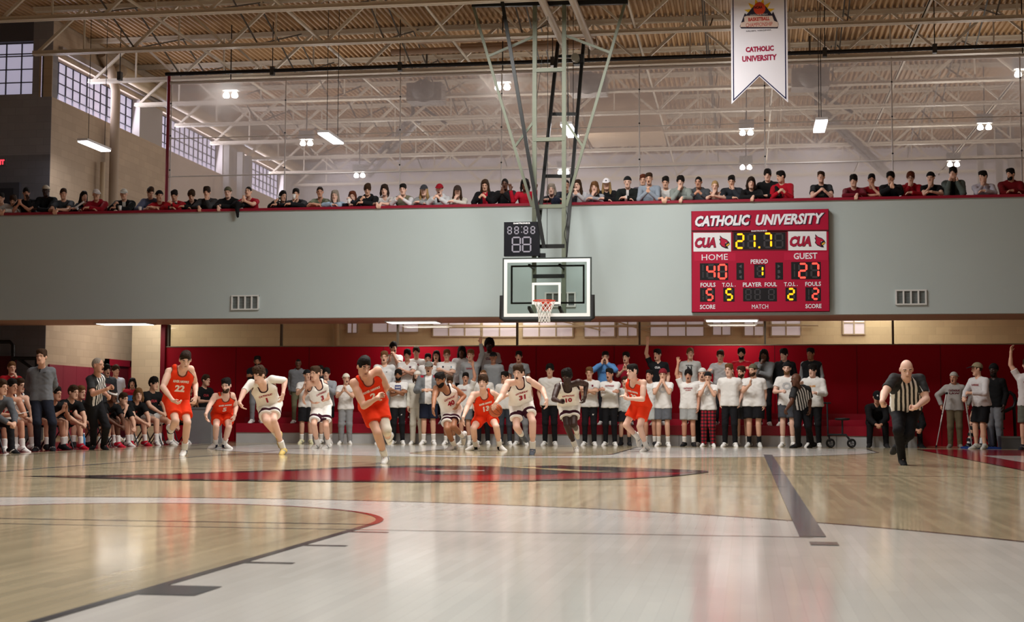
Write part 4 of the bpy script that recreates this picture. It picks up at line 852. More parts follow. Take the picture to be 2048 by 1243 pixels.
    if cap:
        k, cc = cap.split(':'); m = mcloth(cc) if cc != 'camo' else mat('5f5d4a', .9, 'noise', amt=.5, scale=40)
        if k == 'H': hairmesh([ell(hp(0, -.012, .03), AX, np.array((.094, .113, .114)) * hs)], [(hp(0, .0, .075), nrm(hu + ff * .25)), (hp(0, 0, .04), -nrm(hu + ff * .25))], None, m, 'headband')
        else:
            dome = ell(hp(0, -.014, .036), AX, np.array((.092, .112, .105)) * hs, .01); fz = 1 if k == 'C' else -1
            cp = [pl(.085, .052, -.3 if k != 'K' else -.35, .95)]
            if k == 'K': hairmesh([ell(hp(0, -.014, .036), AX, np.array((.096, .114, .118)) * hs, .01)], cp, (.002, 140), m, 'beanie')
            else:
                v1, q1 = grid_mesh([dome], hh, (), [pl(.085, .055, -.22 if k == 'C' else -.2, .97)]); co = mesh_object('cap', v1, q1, [m], None, loc, o)
                bc_ = hp(0, fz * .105, .062 if fz > 0 else .035); dn = nrm(ff * fz - hu * .22); nn = nrm(np.cross(dn, ls))
                v1, q1 = grid_mesh([ell(bc_ + dn * .02 * hs, np.array([ls, dn, nn]), np.array((.082, .085, .02)) * hs)], .008, (), [(bc_ + nn * .004, nn), (bc_ - nn * .006, -nn), (bc_ - dn * .03, -dn)]); mesh_object('brim', v1, q1, [mcloth(g('brim', cc if cc != 'camo' else '4b4a3c'))], None, loc, o)
                if g('logo'):
                    lp = hp(0, fz * .12, .085)
                    if fz > 0: P0 = np.array([hp(x, .2, .085 + u) for x, u in cir(0, 0, .018, .016)]); Q0 = trace([dome], (), P0, -ff) + ff * .003; mesh_object('cap_badge', Q0, np.zeros((0, 4), int), [mat(g('logo'), .6)], None, loc, o, [(Q0, [tuple(range(8))], 0)])
    if g('glasses'):
        mb = MB(); gm = mat('1a1a1c', .3)
        for s in (-1, 1): mb.tube([hp(s * .034 + .022 * math.cos(t), .108, .006 + .017 * math.sin(t)) for t in np.linspace(0, 6.283, 13)[:-1]], .0025 * hs, gm, 5, closed=True); mb.tube([hp(s * .056, .106, .01), hp(s * .08, .0, .012)], .0025 * hs, gm, 5)
        mb.tube([hp(-.012, .11, .008), hp(.012, .11, .008)], .0025 * hs, gm, 5); mb.build('glasses', o, loc=loc)
    # --- upper garment
    top = g('top')
    if top:
        kind, tc = top.split(':')[:2]; tc2 = (top.split(':') + [''])[2]; e = {'tee': .014, 'tank': .012, 'ls': .015, 'hood': .024, 'jkt': .026, 'ref': .013, 'vest': .026, 'cami': .008}[kind] ; loose = g('loose', .006)
        P_ = torso(e, .04, waist=1.04) ; subs = []; planes = []
        hem = T(g('hem', -.09), 0); P_ = P_ + ([] if g('tuck') else [cone(T(.1, s * .07 * fat), T(-.08, s * .085 * fat), (.095 * fat + e + loose) * wd, (.1 * fat + e + loose * 1.5) * wd, .04) for s in (-1, 1)])
        P_ = [p[:6] + ((p[6] or []) + [(hem, -up)],) for p in P_]
        if kind not in ('tank', 'cami'): P_ += traps(e * .8, .03)
        else: P_ += [cone(T(.88, s * .06, -.01), T(.95, s * .105, -.012), .055 * sc + e, .04 * sc + e, .03) for s in (-1, 1)]
        arms = []
        if kind in ('tee', 'ref', 'ls', 'hood', 'jkt'):
            for i in (0, 1):
                S, E, W = J['S'][i], J['E'][i], J['W'][i]; a = nrm(E - S)
                if kind in ('tee', 'ref'):
                    sl = g('slv', .62); pe = S + (E - S) * sl; arms.append(cone(S, pe, (.051 + e) * sc, (.055 + e + loose) * sc, .03, [(pe, a)]))
                else:
                    we = W - nrm(W - E) * .005; b = nrm(W - E); arms += [cone(S, E, (.055 + e) * sc, (.044 + e) * sc, .03), cone(E, we, (.044 + e) * sc, (.031 + e * .8) * sc, .02, [(we, b)])]
        P_ += arms
        if kind == 'hood' or g('hoodup'):
            P_ += [cone(T(.97, -.075, -.055), T(.97, .075, -.055), .05 * sc, .05 * sc, .03), cone(T(1.0, -.07, -.02), T(.95, -.045, .06), .035 * sc, .022 * sc, .02), cone(T(1.0, .07, -.02), T(.95, .045, .06), .035 * sc, .022 * sc, .02)]
        r0 = {'tank': .074, 'cami': .085}.get(kind, .061); subs = [cone(nb + F * .012 * sc + up * .012, nt_ + up * .1, r0 * sc, .075 * sc)]
        if kind in ('tank', 'cami'):
            subs[0] = cone(T(.91 if kind == 'tank' else .8, 0, .085), T(1.08, 0, .0), .06 * sc, .085 * sc)
            subs += [cone(J['S'][i] + lat * (-.03, .03)[i] * sc + up * .02 * sc, J['S'][i] + lat * (-.035, .035)[i] * sc - up * .1 * sc, .08 * sc, .066 * sc) for i in (0, 1)]
        elif g('vneck'): subs.append(cone(T(.95, 0, .07), T(.86, 0, .1), .05 * sc, .02 * sc))
        v, q = grid_mesh(P_, h, subs, [(hem, -up)] if kind in ('tank', 'cami') else (), (.0045 if kind != 'jkt' else .006, 34 + (hash_(g('label')) % 9)))
        ctr = v[q].mean(1) if len(q) else np.zeros((0, 3)); mi = np.zeros(len(q), int); mats = [mcloth(tc), mat(g('ink', '8f1a2c'), .7), mcloth(tc2 or g('trim', tc))]; attr = None
        msk = None
        if kind in ('tank', 'cami') and g('trim'):
            msk = .017 - np.min([np.abs(pdist(q_, v)) for q_ in subs], 0); mats[0] = mtrim(tc, g('trim'))
        if kind in ('jkt', 'vest') and tc2:    # open front showing the layer under it
            msk = np.where((v - pel) @ F > .02, g('open', .05) - np.abs((v - pel) @ lat), -1); mats[0] = mtrim(tc, tc2)
        if kind == 'ref':
            attr = (v - pel) @ lat + .031 * .5; u_ = np.abs((v - pel) @ lat) / wd; t_ = (v - pel) @ up / tl; mats[0] = mtrim('stripe', '1b1b1d')
            msk = np.maximum(np.maximum(u_ - (.07 + (1 - t_) * .34), u_ - .203), -.05 - (v - pel) @ F)
        ex = []
        for t_ in g('txt', []):
            s_, tt, wdt, hg = t_[:4]; ink = t_[4] if len(t_) > 4 else 1; ox = t_[5] if len(t_) > 5 else 0
            tv, tf = text_mesh(s_, t_[6] if len(t_) > 6 else 0, .05); kx = wdt / np.ptp(tv[:, 0]) if wdt else hg
            st_ = np.array([T(tt, 0) + lat * (x * kx + ox) + up * y * hg + F * .3 for x, y in tv]); hit = trace(P_, subs, st_, -F) + F * .006
            if isinstance(ink, str): mats.append(mat(ink, .7)); ink = len(mats) - 1
            ex.append((hit, tf, ink))
        for bx in g('box', []):  # rectangular print: t0,t1,x0,x1,col
            t0, t1, x0, x1, cc = bx; mats.append(mat(cc, .7)); n_ = 6
            gr = np.array([T(t0 + (t1 - t0) * j / n_, 0) + lat * (x0 + (x1 - x0) * i / n_) + F * .3 for j in range(n_ + 1) for i in range(n_ + 1)]); hit = trace(P_, subs, gr, -F) + F * .0045
            ex.append((hit, [(j * (n_ + 1) + i, j * (n_ + 1) + i + 1, (j + 1) * (n_ + 1) + i + 1, (j + 1) * (n_ + 1) + i) for j in range(n_) for i in range(n_)], len(mats) - 1))
        mesh_object({'tee': 'tshirt', 'tank': 'jersey', 'ls': 'long_sleeve_shirt', 'hood': 'hoodie', 'jkt': 'jacket', 'ref': 'striped_shirt', 'vest': 'vest', 'cami': 'tank_top'}[kind], v, q, mats, mi, loc, o, ex, attr, msk)
        if kind == 'vest' or g('under'):
            uc = g('under', 'c9c9c9'); e2 = .012; A_ = []
            for i in (0, 1):
                S, E, W = J['S'][i], J['E'][i], J['W'][i]; we = W - nrm(W - E) * .01
                if g('under_short'): pe = S + (E - S) * .95; A_ += [cone(S, pe, (.053 + e2) * sc, (.043 + e2) * sc, .03, [(pe, nrm(E - S))])]
                else: A_ += [cone(S, E, (.053 + e2) * sc, (.042 + e2) * sc, .03), cone(E, we, (.042 + e2) * sc, (.03 + e2) * sc, .02, [(we, nrm(W - E))])]
            A_ += traps(.006, .03)
            v, q = grid_mesh(A_, h, [cone(nb, nt_, .064 * sc, .064 * sc)]); mesh_object('undershirt', v, q, [mcloth(uc)], None, loc, o)
    # --- lower garment
    bot = g('bot')
    if bot:
        kind, bc = bot.split(':')[:2]; P_ = [cone(T(.1, s * .06 * fat), T(-.03, s * .08 * fat), (.092 * fat + .01) * wd, (.102 * fat + .014) * wd, .04) for s in (-1, 1)]
        wl = T(g('waist', .1), 0); P_ = [p[:6] + ([(wl, up)],) for p in P_]; hems = []
        for i in (0, 1):
            hip = T(-.02, (-.088, .088)[i] * fat); K, A = J['K'][i], J['A'][i]; d = nrm(K - hip)
            if kind == 'sh':
                hl = g('shl', .72); pe = hip + (K - hip) * hl; P_.append(cone(hip, pe, (.1 * fat + .012) * sc, (.088 * fat + .012 + g('flare', .006)) * sc, .035, [(pe, d)])); hems.append((pe, d))
            else:
                b = nrm(A - K); ae = A + b * .035; P_ += [cone(hip, K, (.096 * fat + .008) * sc, (.062 + g('baggy', .008)) * sc, .035), cone(K, ae, (.062 + g('baggy', .008)) * sc, (.044 + g('baggy', .008)) * sc, .03, [(ae, b)])]
        v, q = grid_mesh(P_, h, (), (), (.004, 36)); mats = [mcloth(bc) if bc != 'plaid' else mplaid(), mcloth(g('band', '2a1420')), mcloth('e9e6e2')]; mi = np.zeros(len(q), int)
        msk = None
        if g('band') and len(v):
            dl = np.min([np.where(np.linalg.norm(v - o_, axis=1) < .24, np.abs(-((v - o_) @ n_) - .06), 9) for o_, n_ in hems], 0); u_ = np.abs((v - pel) @ lat); hz = (v - pel) @ up
            msk = np.maximum(.028 - dl, np.minimum(u_ - .15 * wd, .045 - np.abs(hz + .06 + (u_ - .16) * .8))); mats[0] = mtrim(bc, g('band'))
        ex = []
        if g('btxt'):
            s_, i, hg, cc = g('btxt'); hip = T(-.02, (-.088, .088)[i]); cp_ = hip + (J['K'][i] - hip) * .5; tv, tf = text_mesh(s_, .3, .06); st_ = np.array([cp_ + lat * x * hg + up * y * hg + F * .3 for x, y in tv]); ex.append((trace(P_, (), st_, -F) + F * .005, tf, 2))
        mesh_object('shorts' if kind == 'sh' else 'trousers', v, q, mats, mi, loc, o, ex, None, msk)
    if g('sleeve'):
        i, cc = g('sleeve'); K, A = J['K'][i], J['A'][i]; hip = T(0, (-.09, .09)[i]); a, b = K + (hip - K) * .35, K + (A - K) * .3
        v, q = grid_mesh([cone(a, K, .074 * sc, .066 * sc, .03, [(a, nrm(a - K))]), cone(K, b, .066 * sc, .06 * sc, .03, [(b, nrm(b - K))])], h); mesh_object('knee_sleeve', v, q, [mcloth(cc)], None, loc, o)
    if g('brace'):
        i = g('brace')[0]; mb = MB(); a, b = (J['E'][i], J['W'][i]) if g('brace')[1] == 'w' else (J['K'][i], J['A'][i]); d = b - a
        for t0, t1 in (((.55, .9),) if g('brace')[1] == 'w' else ((.02, .22), (.4, .55), (.7, .85))): mb.tube([a + d * t0, a + d * t1], .043 if g('brace')[1] == 'w' else .068, mat('141416', .7), 12)
        mb.build('brace', o, loc=loc)
    # --- shoes and socks
    for i in (0, 1):
        K, A, Tt = J['K'][i], J['A'][i], J['T'][i]; d = nrm(Tt - A); sh = nrm(K - A); fd = nrm((Tt - A) - sh * 0); fu = nrm(sh - fd * (sh @ fd)); sw = np.cross(fd, fu); so = g('shoe', 'e8e6e2')
        if so:
            sn = (so + ':').split(':'); heel = A - fd * .045 * sc - fu * .045 * sc; toe = A + fd * .17 * sc - fu * .045 * sc; bot_ = A - fu * .083 * sc
            cl_ = [(bot_, -fu)]; P_ = [cone(heel, toe, .041 * sc, .033 * sc, .02, cl_), cone(heel + sw * .006, toe + sw * .018 - fd * .05, .038 * sc, .032 * sc, .02, cl_), cone(heel + fd * .02, A + fu * .0 * sc, .041 * sc, .042 * sc, .03, [(A + fu * .024 * sc, fu)]), cone(A + fd * .015 - fu * .008, toe - fd * .06 + fu * .004, .043 * sc, .031 * sc, .03, cl_)]
            v, q = grid_mesh(P_, .0095, (), [(bot_, -fu)]); hh_ = (v - bot_) @ fu; al = (v - A) @ fd; msk = np.maximum(.022 * sc - hh_, np.minimum(.012 - np.abs(al - .045 - (hh_ - .05) * .8), np.abs((v - A) @ sw) - .02) if not sn[1] else np.minimum(.032 - np.abs(al - .01), hh_ - .03))
            dk = sn[0] in ('2a2a2c', '1a1a1c', '1b1b1e', '1c1c1f'); c2 = sn[1] or ('8a8c90' if not dk else ('d9d6d2' if g('wsole') else '242426'))
            mesh_object('shoe', v, q, [mtrim(sn[0], c2)], None, loc, o, None, None, msk)
        if g('sock'):
            a = A + sh * g('sockh', .15) * sc; v, q = grid_mesh([cone(A - sh * .02, a, .044 * sc, .052 * sc, .02, [(a, sh)])], .0095); mesh_object('sock', v, q, [mcloth(g('sock'))], None, loc, o)
    return o

# ------------------------------------------------------------------ poses
def ry(v, yaw): c, s = math.cos(math.radians(yaw)), math.sin(math.radians(yaw)); return V(v[0] * c - v[1] * s, v[0] * s + v[1] * c, v[2])
def ik(S, W, la, lb, hint):
    d = W - S; L = np.linalg.norm(d)
    if L > (la + lb) * .995: W = S + d / L * (la + lb) * .995; d = W - S; L = np.linalg.norm(d)
    a = (la * la - lb * lb + L * L) / (2 * L); hgt = math.sqrt(max(0, la * la - a * a)); n = hint - S; n = n - d * (n @ d) / (L * L); n = nrm(n)
    return S + d / L * a + n * hgt, W
ARMS = {  # wrist and elbow hint relative to the neck base, hand direction, palm normal, curl (x mirrored by side)
 'd': ((.225, -.04, -.6), (.28, .2, -.3), (0, -.15, -1), (-1, 0, 0), .25), 'x': ((-.10, -.21, -.26), (.34, -.06, -.34), (-1, .05, .15), (0, .9, -.2), .25),
 'c': ((.035, -.32, -.16), (.33, -.08, -.42), (-.1, -.25, 1), (-1, 0, 0), .12), 'm': ((.045, -.21, -.05), (.3, -.1, -.4), (-.35, .2, 1), (-.6, .8, 0), .5),
 'y': ((.07, -.2, -.02), (.32, -.12, -.2), (-.1, .15, 1), (-.7, .5, 0), .2), 'u': ((.24, -.04, .44), (.34, 0, .1), (0, -.05, 1), (0, -1, 0), .1), 'i': ((.2, -.1, .3), (.34, 0, -.1), (0, -.05, 1), (0, -1, 0), .35),
 'p': ((.22, -.32, -.2), (.34, -.05, -.42), (-.2, -1, .25), (-.6, 0, -.6), .3), 'k': ((.06, -.36, -.44), (.32, -.1, -.35), (-.6, -.7, -.25), (-.2, .5, -.8), .5), 'b': ((.05, .16, -.5), (.32, .1, -.3), (-1, .1, -.2), (0, 1, 0), .4),
 'h': ((.1, -.3, -.34), (.32, -.02, -.36), (-.55, -.6, .1), (-.6, .2, -.5), .6), 'o': ((.3, -.26, -.22), (.36, 0, -.4), (.3, -.7, .3), (0, -.2, 1), .15), 'w': ((.3, .1, -.5), (.38, .12, -.2), (.1, -.2, -1), (-1, 0, 0), .4), 's': ((.2, .0, -.56), (.3, .2, -.3), (0, -.1, -1), (-1, 0, 0), .5), 'R': ((.3, -.08, .42), (.36, 0, .1), (-.1, -.1, 1), (-.8, -.4, 0), .15)}
def arm_pose(J, code, nck, lat, F, sc, lens=(.29, .26)):
    up = V(0, 0, 1); J['E'] = [0, 0]; J['W'] = [0, 0]; J['Hd'] = [0, 0]; J['Pn'] = [0, 0]; J['curl'] = [0, 0]; J['sd'] = [1, -1]
    for i in (0, 1):
        sg = (-1, 1)[i]; w, e, hd, pn, cu = ARMS[code[i] if len(code) > i else code[0]]; wv = lambda q: lat * q[0] * sg - F * q[1] + up * q[2]
        off = .018 * sg if code in ('xx',) else 0; z = (.05 if i else 0) if code in ('x', 'xx') else 0
        E, W = ik(J['S'][i], nck + wv((w[0], w[1] + (-.03 if (z and i) else 0), w[2] + z)) * sc, lens[0] * sc, lens[1] * sc, nck + wv(e) * sc)
        J['E'][i], J['W'][i], J['Hd'][i], J['Pn'][i], J['curl'][i] = E, W, wv(hd), wv(pn), cu
def stand(x, ytop, Y, zf, st):
    """standing figure whose head top is at photo pixel (x, ytop) in the plane Y, feet at height zf"""
    g = st.get; tp = at(x, ytop, 'Y', Y); H = tp[2] - zf; bend = g('bend', 0); sc = g('sc', (H + bend * .6) / 1.82); yaw = g('yaw', 0); st['sc'] = sc; hy = yaw + g('look', 0); tilt = g('tilt', -.1)
    X0 = tp[0]; c = V(X0, Y, zf); R = lambda q: c + ry(V(*q), yaw) * sc
    lean = g('lean', .02) + bend
    nz_ = (H - .298 * sc) / sc
    J = {'loc': V(X0, Y, zf)}
    J['pel'] = R((0, .0 + lean * .9, .95 - bend * .12)); J['nck'] = R((0, -.0, nz_)); J['lat'] = ry(V(1, 0, 0), yaw); F = ry(V(0, -1, 0), yaw)
    J['hc'] = V(X0, Y, tp[2] - (.13 + g('hp', .015)) * sc) + ry(V(0, -.045, 0), hy) * sc * .6; J['ff'] = ry(V(0, -1, tilt), hy)
    wS = .178 * g('wd', 1); sh_ = g('shr', 0)
    J['S'] = [R((-wS, .01, nz_ - .085 + sh_)), R((wS, .01, nz_ - .085 + sh_))]
    arm_pose(J, g('arms', 'd'), J['nck'], J['lat'], F, sc)
    sp = g('legs', .11); J['K'] = []; J['A'] = []; J['T'] = []
    for i in (0, 1):
        s = (-1, 1)[i]; fy = g('step', 0) * s; J['K'].append(R((s * (sp + .09) / 2, -.03 + fy * .5 + lean * .3, .5))); J['A'].append(R((s * sp, .03 + fy, .088))); q = ry(V(s * .055, -.15, -.045), yaw + g('toe', 0)); J['T'].append(J['A'][i] + q * sc)
    return person(J, st)
def rail(x, ytop, st):
    """spectator leaning on the balcony rail"""
    g = st.get; Yh = g('Y', 30.3); zr = 5.51; tp = at(x, ytop, 'Y', Yh); sc = g('sc', .97); st['sc'] = sc; yaw = g('yaw', 0); hy = yaw + g('look', 0); st.setdefault('h', .0125); st['shoe'] = g('shoe', '2a2a2c'); st.setdefault('bot', 'pt:24262c')
    X0 = tp[0]; ztop = tp[2]; hc = V(X0, Yh, ztop - (.13 + g('hp', .015)) * sc); nck = hc + ry(V(0, .075, 0), yaw) + V(0, 0, -.15 * sc); zp = ZM + .93; dz = nck[2] - zp; L = .53 * sc; 
    if dz > L * .97: zp = nck[2] - L * .97; dz = L * .97
    dz = max(dz, .12); dy = math.sqrt(max(.0004, L * L - dz * dz)); pel = V(X0, nck[1] + dy, nck[2] - dz)
    J = {'loc': V(X0, max(pel[1], 30.55), ZM), 'pel': pel, 'nck': nck, 'hc': hc, 'lat': ry(V(1, 0, 0), yaw), 'ff': ry(V(0, -1, g('tilt', -.22)), hy)}
    lat = J['lat']; F = ry(V(0, -1, 0), yaw); w = .185 * sc * g('wd', 1)
    J['S'] = [nck - lat * w + V(0, .02, -.07), nck + lat * w + V(0, .02, -.07)]; J['E'] = [0, 0]; J['W'] = [0, 0]; J['Hd'] = [0, 0]; J['Pn'] = [0, 0]; J['curl'] = [0, 0]; J['sd'] = [1, -1]; code = g('arms', 'FF')
    for i in (0, 1):
        s = (-1, 1)[i]; k = code[i]; zE = zr + .062
        T_ = {'F': ((s * .22, 30.1, zE), (-s * .03, 29.99 - .05 * i, zE + .035 * i), (-s, -.2, 0), (0, 0, -1), .3), 'H': ((s * .23, 30.06, zE), (s * .05, 29.88, zE), (-s * .3, -.55, -.8), (0, 1, -.4), .45), 'P': ((s * .22, 30.05, zE), (s * .025, 29.97, zE + .16), (-s * .2, -.2, 1), (-s, .2, 0), .4),
              'C': ((s * .17, 30.04, zE), (s * .045, hc[1] - .1, hc[2] - .235 * sc), (-s * .3, .1, 1), (-s * .3, 1, 0), .85), 'B': ((s * .17, 30.02, zE), (s * .085, hc[1] - .05, hc[2] - .21 * sc), (0, .1, 1), (-s, .3, 0), .15), 'G': ((s * .22, 30.05, zE), (s * .07, 29.96, zE + .1), (-s * .5, -.2, .5), (-s * .6, .4, 0), .75),
              'U': ((s * .26, 30.12, zE + .02), (s * .3, 30.0, zE + .26), (s * .1, -.1, 1), (0, -1, 0), .1), 'D': ((s * .27, nck[1] + .08, nck[2] - .3), (s * .25, nck[1] + .1, nck[2] - .52), (0, 0, -1), (-s, 0, 0), .3), 'Q': ((s * .2, 30.05, zE + .05), (s * .03, min(29.96, hc[1] - .16), min(zE + .24, hc[2] - .27 * sc)), (-s * .15, 0, 1), (-s, .2, 0), .15)}[k]
        oy = V(0, max(-.03, (Yh - 30.3) * .6) if k != 'D' else 0, 0); J['E'][i] = V(X0 + T_[0][0] * sc, *T_[0][1:]) + oy; J['W'][i] = V(X0 + T_[1][0] * sc, *T_[1][1:]) + oy * (k not in 'CBH'); J['Hd'][i] = V(*T_[2]); J['Pn'][i] = V(*T_[3]); J['curl'][i] = T_[4]
    yl = max(pel[1], 30.45) + .02; J['K'] = [V(X0 + s * .1, min(yl, pel[1] + .02) , ZM + .5) for s in (-1, 1)]; J['A'] = [V(X0 + s * .11, yl + .02, ZM + .088 * sc) for s in (-1, 1)]; J['T'] = [a + V(0, -.16, -.045) for a in J['A']]
    return person(J, st)
def sit(x, ytop, Y, yaw, st, seat=.46, zf=0, px=None):
    """seated figure, knees toward yaw"""
    g = st.get; tp = at(x, ytop, 'Y', Y); sc = g('sc', 1.); st['sc'] = sc; c = V(tp[0], tp[1], zf); lean = g('lean', .16); d = ry(V(0, -1, 0), yaw); hy = yaw + g('look', 0)
    hc = V(tp[0], tp[1], tp[2] - .145 * sc); nck = hc - d * .06 * sc + V(0, 0, -.158 * sc); L = .53 * sc; pz = max(seat + .11 * sc, nck[2] - L * .985); dz = min(max(nck[2] - pz, .25), L * .99); dy = math.sqrt(L * L - dz * dz); nck[2] = pz + dz; pel = V(nck[0], nck[1], pz) - d * dy
    J = {'pel': pel, 'nck': nck, 'hc': hc, 'lat': ry(V(1, 0, 0), yaw), 'ff': ry(V(0, -1, g('tilt', -.1)), hy), 'loc': V(pel[0], pel[1], zf)}; lat = J['lat']; w = .185 * sc
    J['S'] = [nck - lat * w + V(0, 0, -.075), nck + lat * w + V(0, 0, -.075)]; arm_pose(J, g('arms', 'k'), nck, lat, d, sc)
    J['K'] = []; J['A'] = []; J['T'] = []
    for i in (0, 1):
        s = (-1, 1)[i]; K = pel + lat * s * g('legs', .16) * sc + d * .45 * sc; K[2] = zf + .5 * sc; A = K + d * g('reach', .04) * sc + lat * s * .02; A[2] = zf + .088 * sc
        J['K'].append(K); J['A'].append(A); J['T'].append(A + d * .15 * sc + lat * s * .04 + V(0, 0, -.045 * sc))
    return person(J, st)
def player(crop, Y, P, st):
    """figure posed joint by joint: P maps joints to (x, y) in a photo crop and an optional side (-1 nearer, 1 farther)"""
    x0, y0, k = crop; g = st.get; sc = g('sc', 1.05); st['sc'] = sc
    def W3(p, dy=0): return at(x0 + p[0] * k, y0 + p[1] * k, 'Y', Y + dy)
    def reach(a, p, L):
        """point on the ray of p at bone length L from a, nearer or farther than a"""
        s = p[2] if len(p) > 2 else 1; b = at(x0 + p[0] * k, y0 + p[1] * k, 'Y', a[1]); l = np.linalg.norm(b - a)
        if l >= L or s == 0: return b
        return at(x0 + p[0] * k, y0 + p[1] * k, 'Y', a[1] + s * math.sqrt(L * L - l * l))
    J = {}; pel = W3(P['pel']); J['pel'] = pel
    nck = reach(pel, tuple(P['nck']) + (-1,) if len(P['nck']) < 3 else P['nck'], .56 * sc); J['nck'] = nck
    J['hc'] = reach(nck, tuple(P['hd'][:2]) + (-1,), .2 * sc); J['ff'] = ry(V(0, -1, g('tilt', -.2)), g('look', 0))
    S0 = W3(P['s0'], nck[1] - Y); S1 = reach(S0, P['s1'], .37 * sc); mid = (S0 + S1) / 2; dy = nck[1] + .02 - mid[1]; S0 = S0 + V(0, dy, 0); S1 = S1 + V(0, dy, 0)
    J['S'] = [S0, S1]; J['lat'] = S1 - S0; J['E'] = []; J['W'] = []; J['Hd'] = []; J['Pn'] = []; J['K'] = []; J['A'] = []; J['T'] = []; J['curl'] = g('curl', [.3, .3]); J['sd'] = g('sd', [1, -1])
    lat = nrm(J['lat']); up = nrm(nck - pel); F = np.cross(lat, up)
    for i in '01':
        n = int(i); E = reach(J['S'][n], P['e' + i], .31 * sc); w = reach(E, P['w' + i], .265 * sc); hd = reach(w, P['h' + i], .1 * sc); J['E'].append(E); J['W'].append(w); J['Hd'].append(hd - w); J['Pn'].append(g('pn', [V(1, .2, 0), V(-1, .2, 0)])[n])
        hip = pel + lat * (-.09, .09)[n] * sc; K = reach(hip, P['k' + i], .45 * sc); A = reach(K, P['a' + i], .44 * sc)
        pl_ = P['t' + i]
        if g('plant', '11')[n] == '1':
            b = at(x0 + P['a' + i][0] * k, y0 + P['a' + i][1] * k, 'Y', A[1]); A = V(b[0], A[1], .088 * sc); t = at(x0 + pl_[0] * k, y0 + pl_[1] * k, 'Y', A[1]); dx = t[0] - A[0]; dx = max(-.15, min(.15, dx)) * sc; s = pl_[2] if len(pl_) > 2 else -1
            Tt = A + V(dx, s * math.sqrt(max(.0004, (.16 * sc) ** 2 - dx * dx)), -.045 * sc)
        else: Tt = reach(A, pl_ if len(pl_) > 2 else tuple(pl_) + (1,), .16 * sc)
        J['K'].append(K); J['A'].append(A); J['T'].append(Tt)
    J['loc'] = V(pel[0], pel[1], 0)
    return person(J, st)
# ------------------------------------------------------------------ folding chairs of the team bench
def make_chair():
    t = empty('folding_chair', (0, 0, 0)); m = mat('1c1d20', .5); f = mat('3a3b3f', .4, metal=.6)
    mb = MB(); mb.box((-.2, -.2, .415), (.2, .2, .445), m); mb.build('seat', t)
    mb = MB(); mb.box((-.2, .2, .62), (.2, .225, .82), m); mb.build('backrest', t)
    for s in (-1, 1):
        mb = MB(); mb.tube([(s * .21, -.24, 0), (s * .21, .21, .84)], .013, f, 8); mb.build('leg', t)
        mb = MB(); mb.tube([(s * .19, .24, 0), (s * .19, -.15, .43)], .013, f, 8); mb.build('leg', t)
    return t
CH0 = make_chair(); CHN = [0]
def chair(x, y, yaw, label):
    if CHN[0] == 0: r = CH0
    else:
        r = CH0.copy(); scene.collection.objects.link(r)
        for c in list(CH0.children): d = c.copy(); scene.collection.objects.link(d); d.parent = r
    CHN[0] += 1; r.location = (x, y, 0); r.rotation_euler = (0, 0, math.radians(yaw)); tag(r, ' '.join(label.split()[:14]), 'chair', 'bench chairs')
def benchY(x, X=-8.6):
    d = FW + RT * (x - CX) / FPX; d = d + UP * (.07 * 0); return CAM[1] + d[1] / d[0] * (X - CAM[0])

# ------------------------------------------------------------------ players on the court
CRA, CRB, CRC, CRD, CRE, CRF, CRG = (0, 640, .24138), (380, 660, .22528), (680, 660, .2252), (920, 660, .2252), (1160, 660, .2252), (1400, 660, .2252), (1680, 660, .22522)
OR = 'ea3a16'; ORK = dict(top='tank:' + OR, trim='7c3a2c', bot='sh:' + OR, ink='efece6', h=.009, hh=.008, sock='e8e6e2', group='players in orange', wd=1.04)
WH_ = 'efeae2'; WHK = dict(top='tank:' + WH_, trim='34141f', bot='sh:f0ede8', band='3a1424', ink='9c1428', h=.009, hh=.008, sock='e8e6e2', group='players in white', wd=1.04)
def rv(n): return [('RIVER HAWKS', .66, .25, .048), (n, .45, 0, .12)]
def ct(n): return [('CATHOLIC', .66, .23, .045, 1, 0, .2), (n, .46, 0, .115)]
player(CRA, 19.5, dict(pel=(1460, 650), nck=(1512, 385, -1), hd=(1535, 330), s0=(1410, 425), s1=(1588, 405, 1), e0=(1350, 555, -1), w0=(1430, 662, -1), h0=(1475, 690, -1), e1=(1618, 530, 1), w1=(1622, 630, -1), h1=(1612, 680, -1), k0=(1455, 835, -1), a0=(1415, 915, 1), t0=(1425, 985, 1), k1=(1552, 845, -1), a1=(1528, 1040, 1), t1=(1540, 1100)),
       dict(ORK, label='tall player in orange uniform number 22 jogging with head down', hair='so', skin='p', look=30, tilt=-.5, txt=rv('22'), plant='01', shl=.74, shoe='e4e2de:3a3e4c', curl=[.5, .5]))
player(CRB, 24.6, dict(pel=(285, 735), nck=(315, 565, -1), hd=(322, 490), s0=(235, 585), s1=(385, 578, 1), e0=(172, 670, -1), w0=(140, 745, -1), h0=(148, 790), e1=(408, 680, 1), w1=(398, 750, -1), h1=(385, 800), k0=(232, 850, -1), a0=(225, 990, 1), t0=(200, 1030), k1=(345, 858, -1), a1=(305, 985, 1), t1=(368, 1030)),
       dict(ORK, label='orange uniform number 5 player crouched in a low defensive stance', hair='sk', skin='p', look=0, tilt=-.25, txt=rv('5'), shl=.66, beard='b', curl=[.2, .2], shoe='e4e2de:23263a'))
